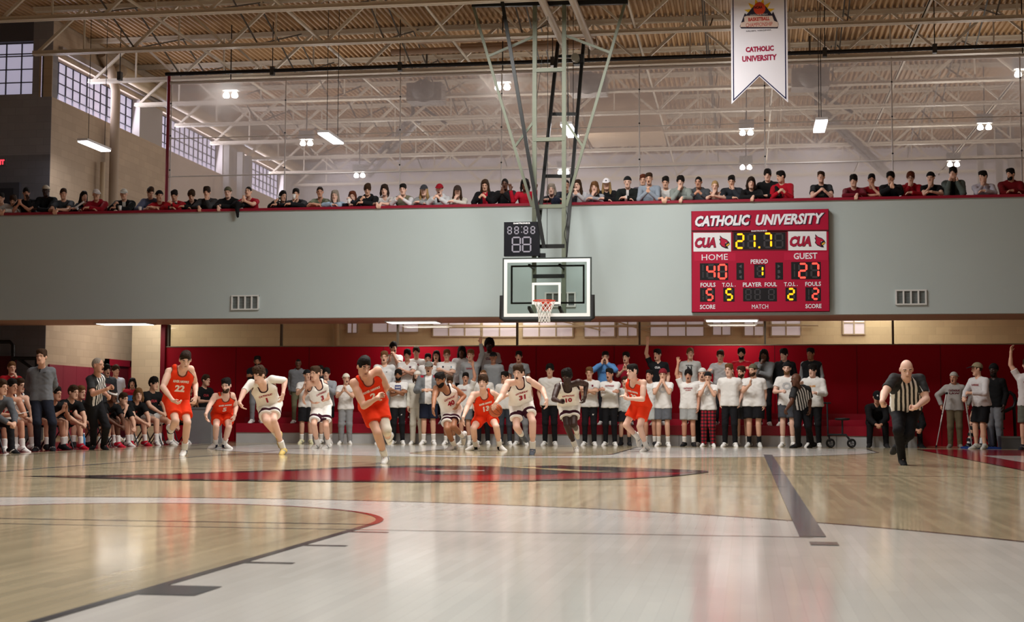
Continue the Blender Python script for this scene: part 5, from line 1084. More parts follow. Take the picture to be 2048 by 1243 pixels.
player(CRC, 16.9, dict(pel=(292, 640), nck=(232, 400), hd=(212, 325), s0=(125, 468), s1=(338, 358, 1), e0=(212, 672, -1), w0=(330, 602, -1), h0=(352, 578), e1=(412, 500, 1), w1=(395, 550, 1), h1=(398, 580), k0=(330, 910, -1), a0=(400, 1110, 1), t0=(405, 1170), k1=(412, 885, -1), a1=(432, 965, 1), t1=(425, 1020, 1)),
       dict(ORK, label='orange uniform number 2 player sprinting in front with a white knee sleeve', hair='sk', skin='a', look=38, tilt=-.4, txt=rv('2'), shl=.66, sleeve=(1, 'e4dccc'), plant='10', shoe='e4e2de:8d8f94'))
player(CRD, 24.6, dict(pel=(224, 755), nck=(203, 545), hd=(204, 463), s0=(125, 572), s1=(285, 555, 1), e0=(62, 690, -1), w0=(28, 775, -1), h0=(25, 822), e1=(362, 600, 1), w1=(420, 575, -1), h1=(450, 555), k0=(118, 872, -1), a0=(138, 1000, 1), t0=(70, 1045), k1=(322, 855, -1), a1=(352, 1000, 1), t1=(405, 1050)),
       dict(ORK, label='orange uniform number 13 player guarding the dribbler with arms wide', hair='cb', skin='p', look=-2, tilt=-.1, mouth='s', txt=rv('13'), shl=.62, curl=[.15, .2], shoe='e4e2de:17171a'))
player(CRE, 24.8, dict(pel=(545, 655), nck=(478, 440), hd=(466, 370), s0=(425, 455, 1), s1=(560, 462, -1), e0=(418, 560, 1), w0=(400, 600, -1), h0=(395, 585), e1=(556, 612, -1), w1=(425, 608, -1), h1=(382, 575), k0=(408, 840, -1), a0=(508, 945, 1), t0=(505, 1020, 1), k1=(530, 855, -1), a1=(588, 1010, 1), t1=(550, 1065)),
       dict(ORK, label='orange uniform number 32 player turned left with forearm raised', hair='sk', skin='p', look=-48, tilt=-.1, txt=rv('32'), shl=.66, plant='01', shoe='dedcd6'))
player(CRB, 21.0, dict(pel=(705, 660), nck=(640, 470), hd=(614, 398), s0=(548, 470), s1=(735, 435, 1), e0=(478, 545, -1), w0=(437, 640, -1), h0=(465, 690), e1=(842, 445, 1), w1=(826, 565, -1), h1=(812, 640), k0=(675, 805, -1), a0=(782, 940, 1), t0=(790, 1060, -1), k1=(742, 800, -1), a1=(828, 990, 1), t1=(828, 1080)),
       dict(WHK, label='white uniform number 1 player pushing off in gold sneakers with white undershirt', hair='fb', skin='p', look=-22, tilt=-.25, txt=ct('1'), under='e6e3dc', under_short=1, plant='01', shoe='c9b06a', curl=[.2, .3], shl=.7))
player(CRB, 25.2, dict(pel=(1168, 665), nck=(1128, 465), hd=(1113, 385), s0=(1072, 468), s1=(1200, 470, 1), e0=(1040, 535, 1), w0=(1010, 590, -1), h0=(1005, 635), e1=(1222, 600, 1), w1=(1125, 640, -1), h1=(1080, 642), k0=(1098, 835, -1), a0=(1132, 955, 1), t0=(1110, 1035), k1=(1205, 850, -1), a1=(1228, 985, 1), t1=(1200, 1045)),
       dict(WHK, label='white uniform number 3 player with short dark hair watching the play', hair='sb', skin='a', look=-25, tilt=-.1, txt=ct('3'), curl=[.3, .2], shl=.78, shoe='e8e6e2'))
player(CRC, 24.8, dict(pel=(990, 715), nck=(930, 510), hd=(892, 440), s0=(862, 515), s1=(1008, 508, 1), e0=(836, 610, -1), w0=(828, 690, -1), h0=(825, 735), e1=(1102, 585, 1), w1=(1045, 655, -1), h1=(1035, 695), k0=(948, 875, -1), a0=(1015, 990, 1), t0=(965, 1045), k1=(1005, 855, -1), a1=(1090, 940, 1), t1=(1082, 1010, 1)),
       dict(WHK, label='white uniform number 40 player with short afro lunging left', hair='sk', skin='c', look=-28, tilt=-.4, txt=ct('40'), plant='10', curl=[.2, .4], shl=.68, beard='k', shoe='e0dedb:aab0b8'))
player(CRD, 22.0, dict(pel=(540, 640), nck=(522, 445), hd=(518, 378), s0=(432, 465), s1=(608, 440, 1), e0=(366, 590, -1), w0=(318, 648, -1), h0=(300, 672), e1=(730, 520, 1), w1=(768, 615, -1), h1=(775, 682), k0=(502, 860, -1), a0=(545, 925, 1), t0=(590, 985, 1), k1=(645, 810, -1), a1=(645, 1035, 1), t1=(650, 1100)),
       dict(WHK, label='white uniform number 31 player dribbling the ball toward the camera', hair='sb', skin='p', look=-8, tilt=-.25, mouth='o', txt=ct('31'), plant='01', curl=[.3, .25], pn=[V(0, .3, -1), V(-1, .2, 0)], shl=.66, shoe='5d626c'))
player(CRD, 24.0, dict(pel=(968, 655), nck=(952, 478), hd=(950, 412), s0=(866, 500), s1=(1052, 460, 1), e0=(832, 612, -1), w0=(886, 632, -1), h0=(905, 628), e1=(1120, 478, 1), w1=(1110, 590, -1), h1=(1100, 645), k0=(950, 845, -1), a0=(1028, 1010, 1), t0=(1040, 1075), k1=(1012, 835, -1), a1=(1035, 890, 1), t1=(1045, 960, 1)),
       dict(WHK, label='dark-skinned white uniform number 10 player sprinting beside the dribbler', hair='cO'.replace('O', 'k'), skin='e', look=-15, tilt=-.35, txt=ct('10'), plant='10', curl=[.9, .5], shl=.66, shoe='dedad2'))
# ball
bc = at(991, 820, 'Y', 21.55); mb = MB(); BM = mat('b5562c', .55, 'noise', .3, amt=.08, scale=60, bump=.3); R0 = .119
mb.lathe([(R0 * math.sin(t), -R0 * math.cos(t)) for t in np.linspace(0.001, math.pi - .001, 17)], bc, BM, 28)
sm = mat('1e1512', .6); ax1, ax2, ax3 = nrm(V(.6, .3, .75)), None, None; ax2 = nrm(np.cross(ax1, V(0, 1, .2))); ax3 = np.cross(ax1, ax2)
for a_, b_ in ((ax1, ax2), (ax2, ax3)): mb.tube([bc + (a_ * math.cos(t) + b_ * math.sin(t)) * R0 for t in np.linspace(0, 6.2832, 41)[:-1]], .0028, sm, 5, closed=True)
for s in (-1, 1): mb.tube([bc + R0 * nrm(ax1 * .62 * math.cos(t) + ax2 * .95 * math.sin(t) * .8 + ax3 * s * (.62 + .3 * math.cos(2 * t) * .6)) for t in np.linspace(0, 6.2832, 41)[:-1]], .0028, sm, 5, closed=True)
tag(mb.build('basketball'), 'orange basketball under the dribbler hand', 'ball')
# referees
REFK = dict(top='ref:1b1b1d', bot='pt:1a1a1e', h=.009, hh=.008, group='referees', shoe='1a1a1c', tuck=1, hem=.02, waist=.12, slv=.72, trim='1b1b1d')
player(CRG, 18.4, dict(pel=(585, 690), nck=(590, 420), hd=(590, 350), s0=(475, 425), s1=(708, 430, 1), e0=(395, 555, -1), w0=(372, 635, -1), h0=(372, 665), e1=(765, 610, -1), w1=(682, 680, -1), h1=(640, 690), k0=(518, 890, -1), a0=(550, 1100, 1), t0=(560, 1185, -1), k1=(612, 925, -1), a1=(515, 1035, 1), t1=(488, 1070, 1)),
       dict(REFK, label='bald referee in striped shirt running toward the camera', skin='p', look=3, tilt=-.4, plant='10', curl=[.95, .95], wd=1.12, fat=1.08, arm=1.15, box=[(.74, .8, .215, .26, 'b9b4c4')]))
player(CRA, 22.6, dict(pel=(775, 675), nck=(808, 445), hd=(812, 375), s0=(775, 490, -1), s1=(850, 465, 1), e0=(770, 612, -1), w0=(890, 568, -1), h0=(925, 545), e1=(855, 590, 1), w1=(892, 625, -1), h1=(912, 640), k0=(778, 870, 1), a0=(772, 1040, 1), t0=(790, 1075, -1), k1=(882, 880, -1), a1=(858, 1010, 1), t1=(905, 1050, -1)),
       dict(REFK, label='balding grey-haired referee in profile gesturing beside the team bench', hair='rg', skin='b', look=78, tilt=0, mouth='o', curl=[.9, .4]))
player(CRF, 29.3, dict(pel=(900, 690), nck=(868, 500), hd=(852, 440), s0=(835, 525, -1), s1=(955, 522, 1), e0=(812, 640, -1), w0=(765, 705, -1), h0=(752, 730), e1=(975, 620, 1), w1=(975, 700, -1), h1=(975, 745), k0=(868, 850, -1), a0=(872, 1015, 1), t0=(810, 1035), k1=(958, 850, -1), a1=(995, 985, 1), t1=(955, 1025, 1)),
       dict(REFK, label='dark-skinned bald referee crouching with hands low by the students', skin='d', look=-62, tilt=-.1, mouth='o', curl=[.5, .5]))
player(CRA, 21.7, dict(pel=(345, 660), nck=(345, 380), hd=(344, 305), s0=(262, 425), s1=(428, 420, 1), e0=(228, 545, 1), w0=(290, 610, 1), h0=(330, 615, 1), e1=(452, 535, 1), w1=(400, 605, 1), h1=(360, 612, 1), k0=(308, 850, -1), a0=(310, 1050, 1), t0=(315, 1090, -1), k1=(435, 850, -1), a1=(430, 1030, 1), t1=(470, 1075, -1)),
       dict(label='standing coach in grey quarter-zip and navy trousers, hands behind back', top='ls:6d7075', bot='pt:1c1f2b', hair='sb', skin='a', look=5, tilt=0, h=.009, hh=.008, shoe='1d1d22', wsole=1, hem=.0, txt=[('—', .8, .05, .008, '26282c', .09)], box=[(.82, 1.02, -.012, .012, '24262a')], group='bench staff'))

# ------------------------------------------------------------------ students
WT = 'tee:e3e1de'; HAND = {}
def F(x, y, label, Y=29.95, **k): return stand(x, y, Y, 0, dict(dict(top=WT, bot='pt:1a1a1e', hair='sb', skin='a', arms='d', group='students watching from the floor', label=label, yaw=-(x - 1150) * .02), **k))
def R1(x, y, label, Y=30.78, **k): return stand(x, y, Y, .46, dict(dict(top=WT, bot='pt:24252a', hair='sb', skin='a', arms='d', group='students standing on the bleacher', label=label, yaw=-(x - 1150) * .02), **k))
def R2(x, y, label, Y=31.38, **k): return stand(x, y, Y, .60, dict(dict(top=WT, bot='pt:24252a', hair='sb', skin='a', arms='d', group='students standing on the bleacher', label=label, yaw=-(x - 1150) * .02), **k))
cat = lambda hg=.03, t=.72, c='9c1c30': [('CATHOLIC', t, .2, hg, c)]
R1(515, 711, 'bearded man in black jacket and grey trousers at the left end of the bleacher', top='jkt:17181b', bot='pt:85878c', hair='sk', beard='k', skin='c', arms='x', sc=.98)
R1(597, 717, 'shaven-headed man in grey hoodie and khaki trousers on the bleacher', top='hood:6e7074', bot='pt:6d6a52', hair='bk', skin='d', fat=1.12, wd=1.08)
F(614, 738, 'student in black backward cap, white tee and black shorts left of number 3', cap='B:1a1a1d', bot='sh:1b1b1f', sock='e6e4e0', arms='c', look=25, shl=.9, shoe='d9d5b0', mouth='c')
R1(641, 730, 'dark-haired student peering out behind the grey-hooded clapping student', top='tee:2b2b30', hair='sk', sc=.92, Y=30.85)
F(653, 735, 'dark-haired student in grey quarter-zip clapping behind number 3', top='ls:9a9ea4', bot='sh:1d1d22', hair='ck', arms='c', mouth='s', sock='e0deda', Y=30.05)
F(692, 746, 'shouting student in cream backward cap clapping in grey sweatpants', cap='B:e3ddcc', bot='pt:8c8d90', arms='c', mouth='o', look=20, baggy=.02, Y=29.8)
F(769, 701, 'tall sandy-haired student in pale long-sleeve shirt behind number 2', top='ls:d3d3d3', bot='pt:6a7686', hair='sl', mouth='o', sc=1.02, Y=30.1, box=[(.78, .795, .05, .08, '2a2a2c')])
R2(786, 683, 'black-haired student at the top back raising a hand to his chest, looking right', hair='fk', arms='cm', mouth='o', look=30)
R1(815, 698, 'dark-haired student with arms crossed in white tee with maroon crest', hair='fk', arms='x', skin='b', box=[(.72, .8, .055, .1, '5a2a44')], vneck=1)
F(797, 738, 'curly-haired student in white tee with blue box print, arms crossed', hair='ck', skin='c', arms='x', beard='k', box=[(.55, .85, -.07, .07, '3f4478')], txt=[('NAVE', .76, .11, .04, 'e3e1de'), ('YARD', .64, .11, .04, 'e3e1de')], btxt=('H', 1, .03, 'e6e6e6'))
R2(833, 693, 'brown-haired grinning student in white tee with red lettering at the back', hair='cb', mouth='s', txt=[('CUA', .72, .16, .06, '9c1c30')])
F(835, 741, 'long-haired student in cream backward cap with cream sweatshirt and trousers', top='ls:d9d4c8', bot='pt:d6d1c4', cap='B:ded8cc', hair='mb', beard='b', baggy=.018, Y=30.1)
F(858, 722, 'shouting student in grey cap and open grey jacket with red sleeves', top='jkt:75787b:e4e2e0', open=.075, bot='sh:1d2233', cap='C:7a766e', arms='h', mouth='o', shl=.85, sock='e6e4e0', box=[(.9, 1.0, -.19, -.11, 'b01c34'), (.9, 1.0, .11, .19, 'b01c34')], Y=29.85)
R1(856, 706, 'open-mouthed dark-haired student half hidden behind the grey-capped one', hair='sk', mouth='o', skin='b')
R2(873, 700, 'shouting student with long dark hair and glasses clapping', hair='lk', glasses=1, arms='c', mouth='o')
R1(894, 698, 'student in glasses with arms crossed, white tee with dark chest crest', glasses=1, arms='x', box=[(.74, .81, -.1, -.06, '2c2a3a'), (.74, .8, .1, .13, '5a88a0')], hair='sl')
R2(924, 692, 'dark-skinned student with short locs in pale hoodie at the back', hair='dk', skin='d', top='hood:cfd0d2', look=-5)
R1(942, 698, 'short-haired student in grey sweatshirt with red chest lettering', top='ls:9b9d9e', hair='sl', arms='du', txt=cat(.04, .7), look=-10)
F(931, 744, 'shouting student in white tee and grey shorts pointing one finger up', bot='sh:6c6f74', hair='sk', skin='b', arms='du', arm=.95, mouth='o', txt=[('CATHOLIC', .74, .18, .03, '9c1c30'), ('1', .58, 0, .08, '9c1c30')], yaw=-20, look=35, sock='e6e4e0', Y=30.1)
F(900, 752, 'student in white tee and black shorts hidden behind number 40', bot='sh:17171b', hair='sb', skin='c', sock='e6e4e0', Y=30.15, tilt=-.3)
F(967, 738, 'short-haired student in white tee partly hidden behind number 13', hair='bl', Y=30.1, box=[(.72, .76, .04, .1, 'b8bcc0')])
R2(979, 677, 'tall dark-skinned student with big hair in pale grey tee at the top back', hair='ak', skin='e', top='tee:bcbcbe', txt=[('CUA', .72, .15, .06, '6c1a34')])
R1(987, 703, 'student in black cap and plain grey tee with arms down', cap='C:1a1a1c', top='tee:8f9294', hair='sk', skin='b', wd=1.05)
F(1011, 742, 'dark-haired student in white tee glancing left behind number 31', hair='sk', skin='b', look=-30, Y=30.1, bot='pt:3c4048', arms='dd')
HAND['ball'] = LJ['W'][0] + nrm(LJ['Hd'][0]) * .09 + V(0, -.04, -.1)
F(1043, 736, 'student in white jersey with red trim hidden behind number 31', top='tank:dedad4', trim='8f1a2c', bot='pt:85868a', hair='sb', Y=30.12)
R1(1038, 701, 'black-haired shouting student in charcoal-grey tee above number 31', top='tee:85888a', hair='sk', skin='b', mouth='o')
F(1100, 727, 'thick-haired student in plain white tee with hands at his sides, white sneakers', hair='ck', arms='s', wd=1.08, fat=1.03, Y=29.85)
F(1179, 733, 'light-haired student in white tee with maroon crest and arms crossed', hair='sl', arms='x', box=[(.72, .8, .06, .1, '7a2440')], btxt=('H', 1, .035, 'e6e6e6'), wd=1.04)
R1(1211, 702, 'student in bright blue hoodie cupping hands round his mouth', top='hood:5b8fc9', arms='y', hair='sk', mouth='o', txt=[('HOYAS', .6, .2, .05, '2b4f86')])
F(1220, 736, 'dark-haired student in white long-sleeve shirt with red lettering, arms crossed', top='ls:e3e1de', arms='x', hair='sk', skin='b', mouth='o', look=-20, txt=cat(.035, .8))
R1(1253, 703, 'dark-haired student in dark red tee clapping and shouting', top='tee:93152a', arms='c', mouth='o', hair='sk', look=-15)
F(1250, 752, 'student in pale striped tee almost hidden behind number 32', top='tee:c9cac8', bot='sh:26262c', hair='sb', sock='2a2a2c', Y=30.15, shoe='1b1b1e')
R1(1316, 697, 'student in black tee pointing one arm straight up', top='tee:151619', arms='ud', hair='sk', mouth='o', look=-25, txt=[('CUA', .74, .13, .05, 'd9d9d9')])
F(1300, 739, 'black-haired student in white open shirt and pale shorts looking up left', top='tee:dcdcda', bot='sh:b9bcbb', hair='sk', skin='b', look=-20, tilt=.1, sock='e6e4e0', Y=30.12, shoe='2a2a2c')
F(1326, 737, 'student in red ski hat with hands over mouth, white tee and grey shorts', cap='K:7c1a28', hair='sb', arms='m', bot='sh:62656c', txt=[('O', .68, .2, .17, 'bdbec0')], sock='e0deda', Y=29.8)
R1(1380, 695, 'student in grey tee with big black letter N', top='tee:b4b5b2', hair='sl', txt=[('NORWELL', .8, .17, .03, '22242a'), ('N', .66, .11, .11, '22242a')], look=15, tilt=.05)
F(1377, 738, 'curly black-haired student raising one finger, grey shorts and black shoes', hair='ck', skin='b', arms='ud', bot='sh:a3a5a5', txt=[('CATHOLIC', .74, .2, .035, '9c1c30'), ('ALUMNI', .66, .12, .02, '9c1c30')], mouth='o', sock='e6e4e0', shoe='1b1b1e', Y=29.8, fat=1.08)
F(1405, 735, 'student in white cap peering between the finger-pointer and the plaid trousers', cap='B:d8d6d0', hair='sb', mouth='o', Y=30.15)
F(1416, 743, 'student in red and black plaid trousers with hands at his mouth', cap='B:1a1a1d', arms='m', bot='pt:plaid', baggy=.022, txt=[('O', .62, .14, .12, 'b9babc')], Y=29.85)
R1(1441, 699, 'brown-haired student in light grey tee leaning forward', top='tee:b9babb', bend=.12, hair='sb', tilt=-.3, arms='p')
F(1459, 726, 'sandy-haired student in plain white tee and black joggers with fists closed', hair='sl', skin='p', arms='s', look=-15, Y=29.75, wd=1.08)
R1(1483, 695, 'curly-haired student in bright red tee with white lettering', top='tee:c0182c', hair='ck', beard='k', txt=[('CATHOLIC', .72, .18, .03, 'e6e2de'), ('WRESTLING', .62, .2, .04, 'e6e2de')], arms='p')
F(1484, 731, 'bearded student in grey tee and dark shorts holding a blue bottle', top='tee:b5b6b6', bot='sh:4a4c52', beard='b', look=-25, sock='e6e4e0', Y=30.1, arms='d')
HAND['grey'] = (LJ['W'][0] + nrm(LJ['Hd'][0]) * .09 + V(0, -.03, -.12))
F(1507, 727, 'heavy bearded student in camouflage cap pointing left in black shorts', cap='B:camo', hair='sb', beard='b', fat=1.25, wd=1.1, arms='cd', bot='sh:17171b', look=-25, sock='1c1c1f', shoe='c9c9c6:2c2c2e', Y=29.85)
R1(1528, 698, 'dark-skinned student with locs in grey hoodie, hand at mouth', top='hood:77797b', hair='dk', skin='d', arms='mx', bot='pt:17171a')
R1(1569, 697, 'shaggy black-haired pale student in black hoodie looking left', top='hood:151517', hair='fk', skin='p', look=-25)
F(1574, 723, 'student in black backward cap with wrist brace and arms spread', cap='B:161618', bot='sh:464950', arms='ho', beard='l', mouth='c', txt=[('O', .62, .2, .17, 'b9babc')], sock='e6e4e0', brace=(1, 'w'), Y=30.0, skin='p')
R1(1622, 695, 'dark-skinned student in black vest over a grey shirt', top='vest:17181a', under='8d8f91', hair='sk', skin='c', look=-20)
F(1626, 728, 'student in white hoodie and black track trousers at the right end', top='hood:dedcd8', bot='pt:19191c', hair='fk', skin='p', arms='dh', look=-20, txt=[('SLOPES', .68, .13, .04, 'd99a4a')], wd=1.06, Y=30.1)
# ------------------------------------------------------------------ right-hand group
def chair_under(o_loc, yaw, lab): chair(o_loc[0], o_loc[1], yaw, lab)
sit(1754, 781, 30.3, 0, dict(label='man in black jacket and black cap sitting on the bleacher end, hands clasped', group='spectators at the right', top='jkt:141416', bot='pt:141417', cap='C:131316', logo='d9d9d9', hair='sk', skin='b', shoe='2a2a2c', tilt=-.5, arms='k', baggy=.014), seat=.46)
sit(1826, 800, 30.2, 15, dict(label='person in black trousers seated behind the running bald referee', group='spectators at the right', top='jkt:141416', bot='pt:141417', hair='sk', skin='b', shoe='1a1a1c', tilt=-.5, arms='k', sc=.95), seat=.46)
stand(1908, 743, 30.6, 0, dict(label='student on crutches in grey hoodie and khaki trousers', group='spectators at the right', top='hood:a9a5a2', bot='pt:6e624c', cap='B:aeaba5', hair='sb', skin='b', arms='w', yaw=-8, look=-20, txt=[('CATHOLIC', .74, .24, .045, '5d1424'), ('LAW', .62, .22, .04, '5d1424')], shoe='8a8478', mouth='o', sc=.93, baggy=.014))
stand(1956, 724, 29.4, 0, dict(label='shouting man in tan cap and white long-sleeve shirt facing left', group='spectators at the right', top='ls:d0ced0', bot='sh:141417', cap='C:8d8268', brim='1b1b22', hair='sb', skin='a', arms='kh', yaw=-52, look=-25, mouth='o', bend=.07, shl=.9, sock='', shoe='b9b9b2', txt=[('CATHOLIC', .72, .2, .04, '8f1a2c')], wd=1.06))
stand(1988, 727, 30.3, 0, dict(label='dark-skinned man in black beanie and black top with grey sweatpants', group='spectators at the right', top='ls:131315', bot='pt:7d7f84', cap='K:121214', skin='e', hair='bk', beard='k', yaw=-35, shoe='3a3a3c', arms='d', baggy=.02))
stand(2054, 716, 28.9, 0, dict(label='person at the right edge in white tee with both arms raised', group='spectators at the right', top='tee:d2d0d0', bot='sh:5d6158', hair='sb', skin='a', arms='RR', yaw=-15, shl=.9, shoe='2a2a30', sock='', sc=1.03, txt=[('CUA', .7, .14, .05, '8f1a2c')]))
s_ = sit(1962, 778, 30.45, -48, dict(label='seated person in black shorts with a black knee brace behind the tan cap man', group='spectators at the right', top='tee:141417', bot='sh:141417', hair='sb', skin='a', tilt=-.4, arms='k', sock='dcdad6', shoe='1c1c22', wsole=1, brace=(0, 'k'), reach=.12, sc=.95)); chair(s_.location[0], s_.location[1], -48, 'black folding chair under the person with the knee brace')
# crutches
for (x0, y0), (x1, y1), lab in (((1893, 786), (1872, 888), 'left'), ((1929, 786), (1944, 868), 'right')):
    a = at(x0, y0, 'Y', 30.35); b = at(x1, y1, 'Y', 30.2); b = V(b[0], 30.2, .01); d = nrm(b - a); sd = V(0, 1, 0); mb = MB(); al = mat('b9b7b4', .35, metal=.5)
    m_ = a + (b - a) * .62
    for s in (-1, 1): mb.tube([a + sd * s * .045, a + (b - a) * .5 + sd * s * .04, m_], .011, al, 8)
    mb.tube([m_, b], .012, al, 8); mb.tube([a + (b - a) * .38 - sd * .045, a + (b - a) * .38 + sd * .045], .015, BK, 8); t = mb.build('crutch'); tag(t, 'aluminium crutch under the injured student, %s of the two' % lab, 'crutch', 'crutches')
    mb = MB(); mb.tube([a - sd * .07, a, a + sd * .07], .026, BK, 10); mb.build('arm_pad', t); mb = MB(); mb.tube([b - d * .05, b], .018, BK, 10); mb.build('rubber_tip', t)
# knee scooter
K0 = at(1685, 885, 'Y', 29.75); t = empty('knee_scooter', (K0[0], 29.75, 0)); tag(t, 'black knee scooter parked in front of the bleacher', 'scooter'); q = lambda x, y, d=0: at(x, y, 'Y', 29.75 + d)
for x in (1661, 1703):
    for dy in (-.16, .16):
        c = q(x, 883, dy); c[2] = .1; mb = MB(); mb.tube([c + V(.078 * math.cos(u), 0, .078 * math.sin(u)) for u in np.linspace(0, 6.2832, 25)[:-1]], .021, BK, 8, closed=True)
        for u in range(5): mb.bar(c, c + V(.07 * math.cos(u * 1.257), 0, .07 * math.sin(u * 1.257)), .014, .02, mat('55565a', .4))
        mb.tube([c - V(0, .03, 0), c + V(0, .03, 0)], .02, mat('55565a', .4), 10); mb.build('wheel', t)
FM = mat('2b2c30', .4); mb = MB(); zc = lambda x, z, dy=0: V(q(x, 880)[0], 29.75 + dy, z)
mb.tube([zc(1655, .28), zc(1692, .28), zc(1703, .12)], .025, FM); mb.tube([zc(1661, .1, -.16), zc(1661, .1, .16)], .014, FM, 8); mb.tube([zc(1703, .1, -.16), zc(1703, .1, .16)], .014, FM, 8); mb.tube([zc(1657, .28), zc(1661, .1)], .02, FM); mb.tube([zc(1685, .28), zc(1685, .6)], .02, FM); mb.build('frame', t)
mb = MB(); mb.tube([zc(1656, .24), zc(1655, .96)], .018, FM); mb.tube([zc(1648, .97, -.02), zc(1662, .97, .02)], .018, BK); mb.tube([zc(1655, .97, -.24), zc(1655, .97, .24)], .016, BK); mb.build('handlebar', t)
mb = MB(); mb.lathe([(0, .0), (.13, .005), (.17, .03), (.15, .055), (0, .06)], zc(1685, .59), mat('18181a', .6), 18); mb.build('knee_pad', t)
# bottles
def bottle(x, y, Y, z, h_, col, lab, r=.035, glassy=False, p=None):
    if p is None: p = at(x, y, 'Y', Y)
    else: Y = p[1]
    m = mat_glass('dfe8f0', .15, name='clear_plastic') if glassy else mat(col, .3, spec=.5)
    mb = MB(); z = p[2] if z is None else z; mb.lathe([(0, 0), (r, .004), (r, h_ * .72), (r * .45, h_ * .86), (r * .42, h_)], (p[0], Y, z), m, 14); o = mb.build('bottle'); tag(o, lab, 'bottle'); mb = MB(); mb.lathe([(r * .5, 0), (r * .5, h_ * .08), (0, h_ * .085)], (p[0], Y, z + h_), mat('e4e6ea' if col != '2f6fb0' else '2a4f8a', .4), 12); mb.build('cap', o)
bottle(167, 890, 23.6, 0, .28, '4a8fc8', 'blue water bottle standing on the floor behind the referee')
bottle(0, 0, 0, None, .2, '2f6fb0', 'blue bottle held low by the bearded student in grey tee', p=HAND['grey'])
bottle(0, 0, 0, None, .22, '3f86c8', 'blue bottle held by the student behind the bouncing ball', p=HAND['ball'])

# ------------------------------------------------------------------ team bench
BT = dict(top='tee:141416', bot='sh:17171b', sock='e4e2de', group='players on the bench', txt=[('CUA', .66, .17, .06, 'a83a40')], h=.0105, shl=.6)
def bench(x, y, label, X=-8.6, yaw=62, seatlab=None, **k):
    Y = benchY(x, X); o = sit(x, y, Y, yaw, dict(dict(BT, hair='sb', skin='a', arms='k', look=8, label=label), **k)); p = o.location; d = ry(V(0, -1, 0), yaw)
    chair(p[0] - d[0] * .02, p[1] - d[1] * .02, yaw, seatlab or 'black folding chair under the ' + label.replace(' on the bench', '')[:60])
bench(4, 757, 'man in grey sweater and dark trousers cut by the left edge', top='ls:55585d', bot='pt:1e1f24', txt=[], sock='', shoe='1b1b1e', wsole=1, X=-8.3)
bench(24, 756, 'dark-haired benched player in white jersey holding papers', top='tank:dcd9d4', trim='3a1420', bot='sh:dcd9d4', txt=[('CATHOLIC', .66, .2, .04, '9c1428'), ('14', .48, .15, .11, '9c1428')], hair='sk', skin='b', arms='h')
HAND['papers'] = (LJ['W'][0] + LJ['W'][1]) / 2 + V(.05, -.06, .03)
bench(40, 755, 'second benched player in white jersey behind the one with papers', top='tank:dcd9d4', trim='3a1420', bot='sh:dcd9d4', txt=[], X=-9.2)
bench(113, 771, 'dark-haired benched player clapping just right of the coach', hair='sk', skin='b', arms='c', shoe='1c1c1f')
bench(147, 769, 'dark-haired benched player in black tee left of the balding referee', arms='k', shoe='b01c30')
bench(162, 770, 'light-haired benched player half hidden left of the referee', hair='sl', X=-9.2, shoe='2a2a2c')
bench(225, 777, 'dark-skinned benched player in white headband', hair='bk', skin='d', cap='H:e4e2de', shoe='c0223a', X=-8.5)
bench(247, 784, 'benched player leaning with his chin on his hand', hair='sb', arms='mk', shoe='dcdad6', lean=.3)
bench(277, 775, 'benched player with chin-length light brown hair', hair='ml', shoe='b01c30', look=-30)
bench(308, 753, 'upright benched player in black tee and white shorts', bot='sh:d9d6d2', hair='fk', arms='k', shoe='dcdad6', sc=1.05)
bench(377, 768, 'dark-haired benched player clapping behind number 22', hair='ck', skin='c', arms='c', shoe='dcdad6', mouth='o')
bench(412, 748, 'last benched player nearest the grey padded box, arms reaching forward', hair='sb', arms='h', shoe='a9a9b4', bot='sh:1a1a20')
bench(336, 790, 'benched player bent low between number 22 and the upright one', hair='sk', arms='k', shoe='dcdad6', X=-8.9, lean=.4)
def back(x, y, X, label, **k): return stand(x, y, benchY(x, X), 0, dict(dict(group='people behind the bench', hair='sb', skin='a', label=label, yaw=45), **k))
back(23, 722, -11.0, 'young boy in red sweatshirt standing behind the bench, hand at mouth', top='ls:a5141f', bot='pt:24262c', hair='sl', arms='dm')
back(213, 728, -11.3, 'shouting student in charcoal hoodie by the red doorway', top='hood:3d4044', hair='fk', mouth='o', txt=[('CUA', .66, .2, .07, 'b04048')])
back(231, 729, -12.2, 'student in pale blue-grey shirt standing in the red doorway', top='tee:b9c0cc', hair='cb')
back(265, 755, -11.2, 'woman in red and blue top behind the bench by the block wall', top='tee:a5182c', hair='mk', mouth='s', box=[(.3, .62, -.15, .15, '3a7cc8')], sc=.92, yaw=20)
# ------------------------------------------------------------------ spectators along the balcony rail
BI = [0]
def B_(x, y, label, **k): BI[0] += 1; k.setdefault('Y', 30.26 if BI[0] % 2 else 30.4); return rail(x, y, dict(dict(top='hood:17181a', hair='sk', skin='a', group='spectators along the balcony rail', label=label, arms='FF', yaw=(1150 - x) * .012), **k))
RD = '9c1226'
B_(2, 385, 'dark-haired person in white jacket cut by the left edge', top='jkt:c9c9c8', arms='FD')
B_(27, 390, 'brown-haired spectator in white hoodie at far left, hands over rail', top='hood:c6c5bf', hair='fb', arms='HH', tilt=-.4)
B_(53, 374, 'spectator in black tee leaning with clasped hands near the dark wall corner', top='tee:141418', skin='b', arms='PP', look=20, tilt=-.4)
B_(92, 370, 'dark-skinned spectator in pale backward cap raising an open hand', top='jkt:16171b', cap='B:b9b0a0', skin='e', hair='bk', arms='UF', Y=30.4)
B_(127, 376, 'brown-haired spectator in slate grey tee looking right, hands over rail', top='tee:3f444b', hair='sb', arms='HH', look=25)
B_(168, 381, 'long dark-haired woman holding a rolled white paper', top='ls:141416', hair='lk', skin='p', look=40, wd=.88)
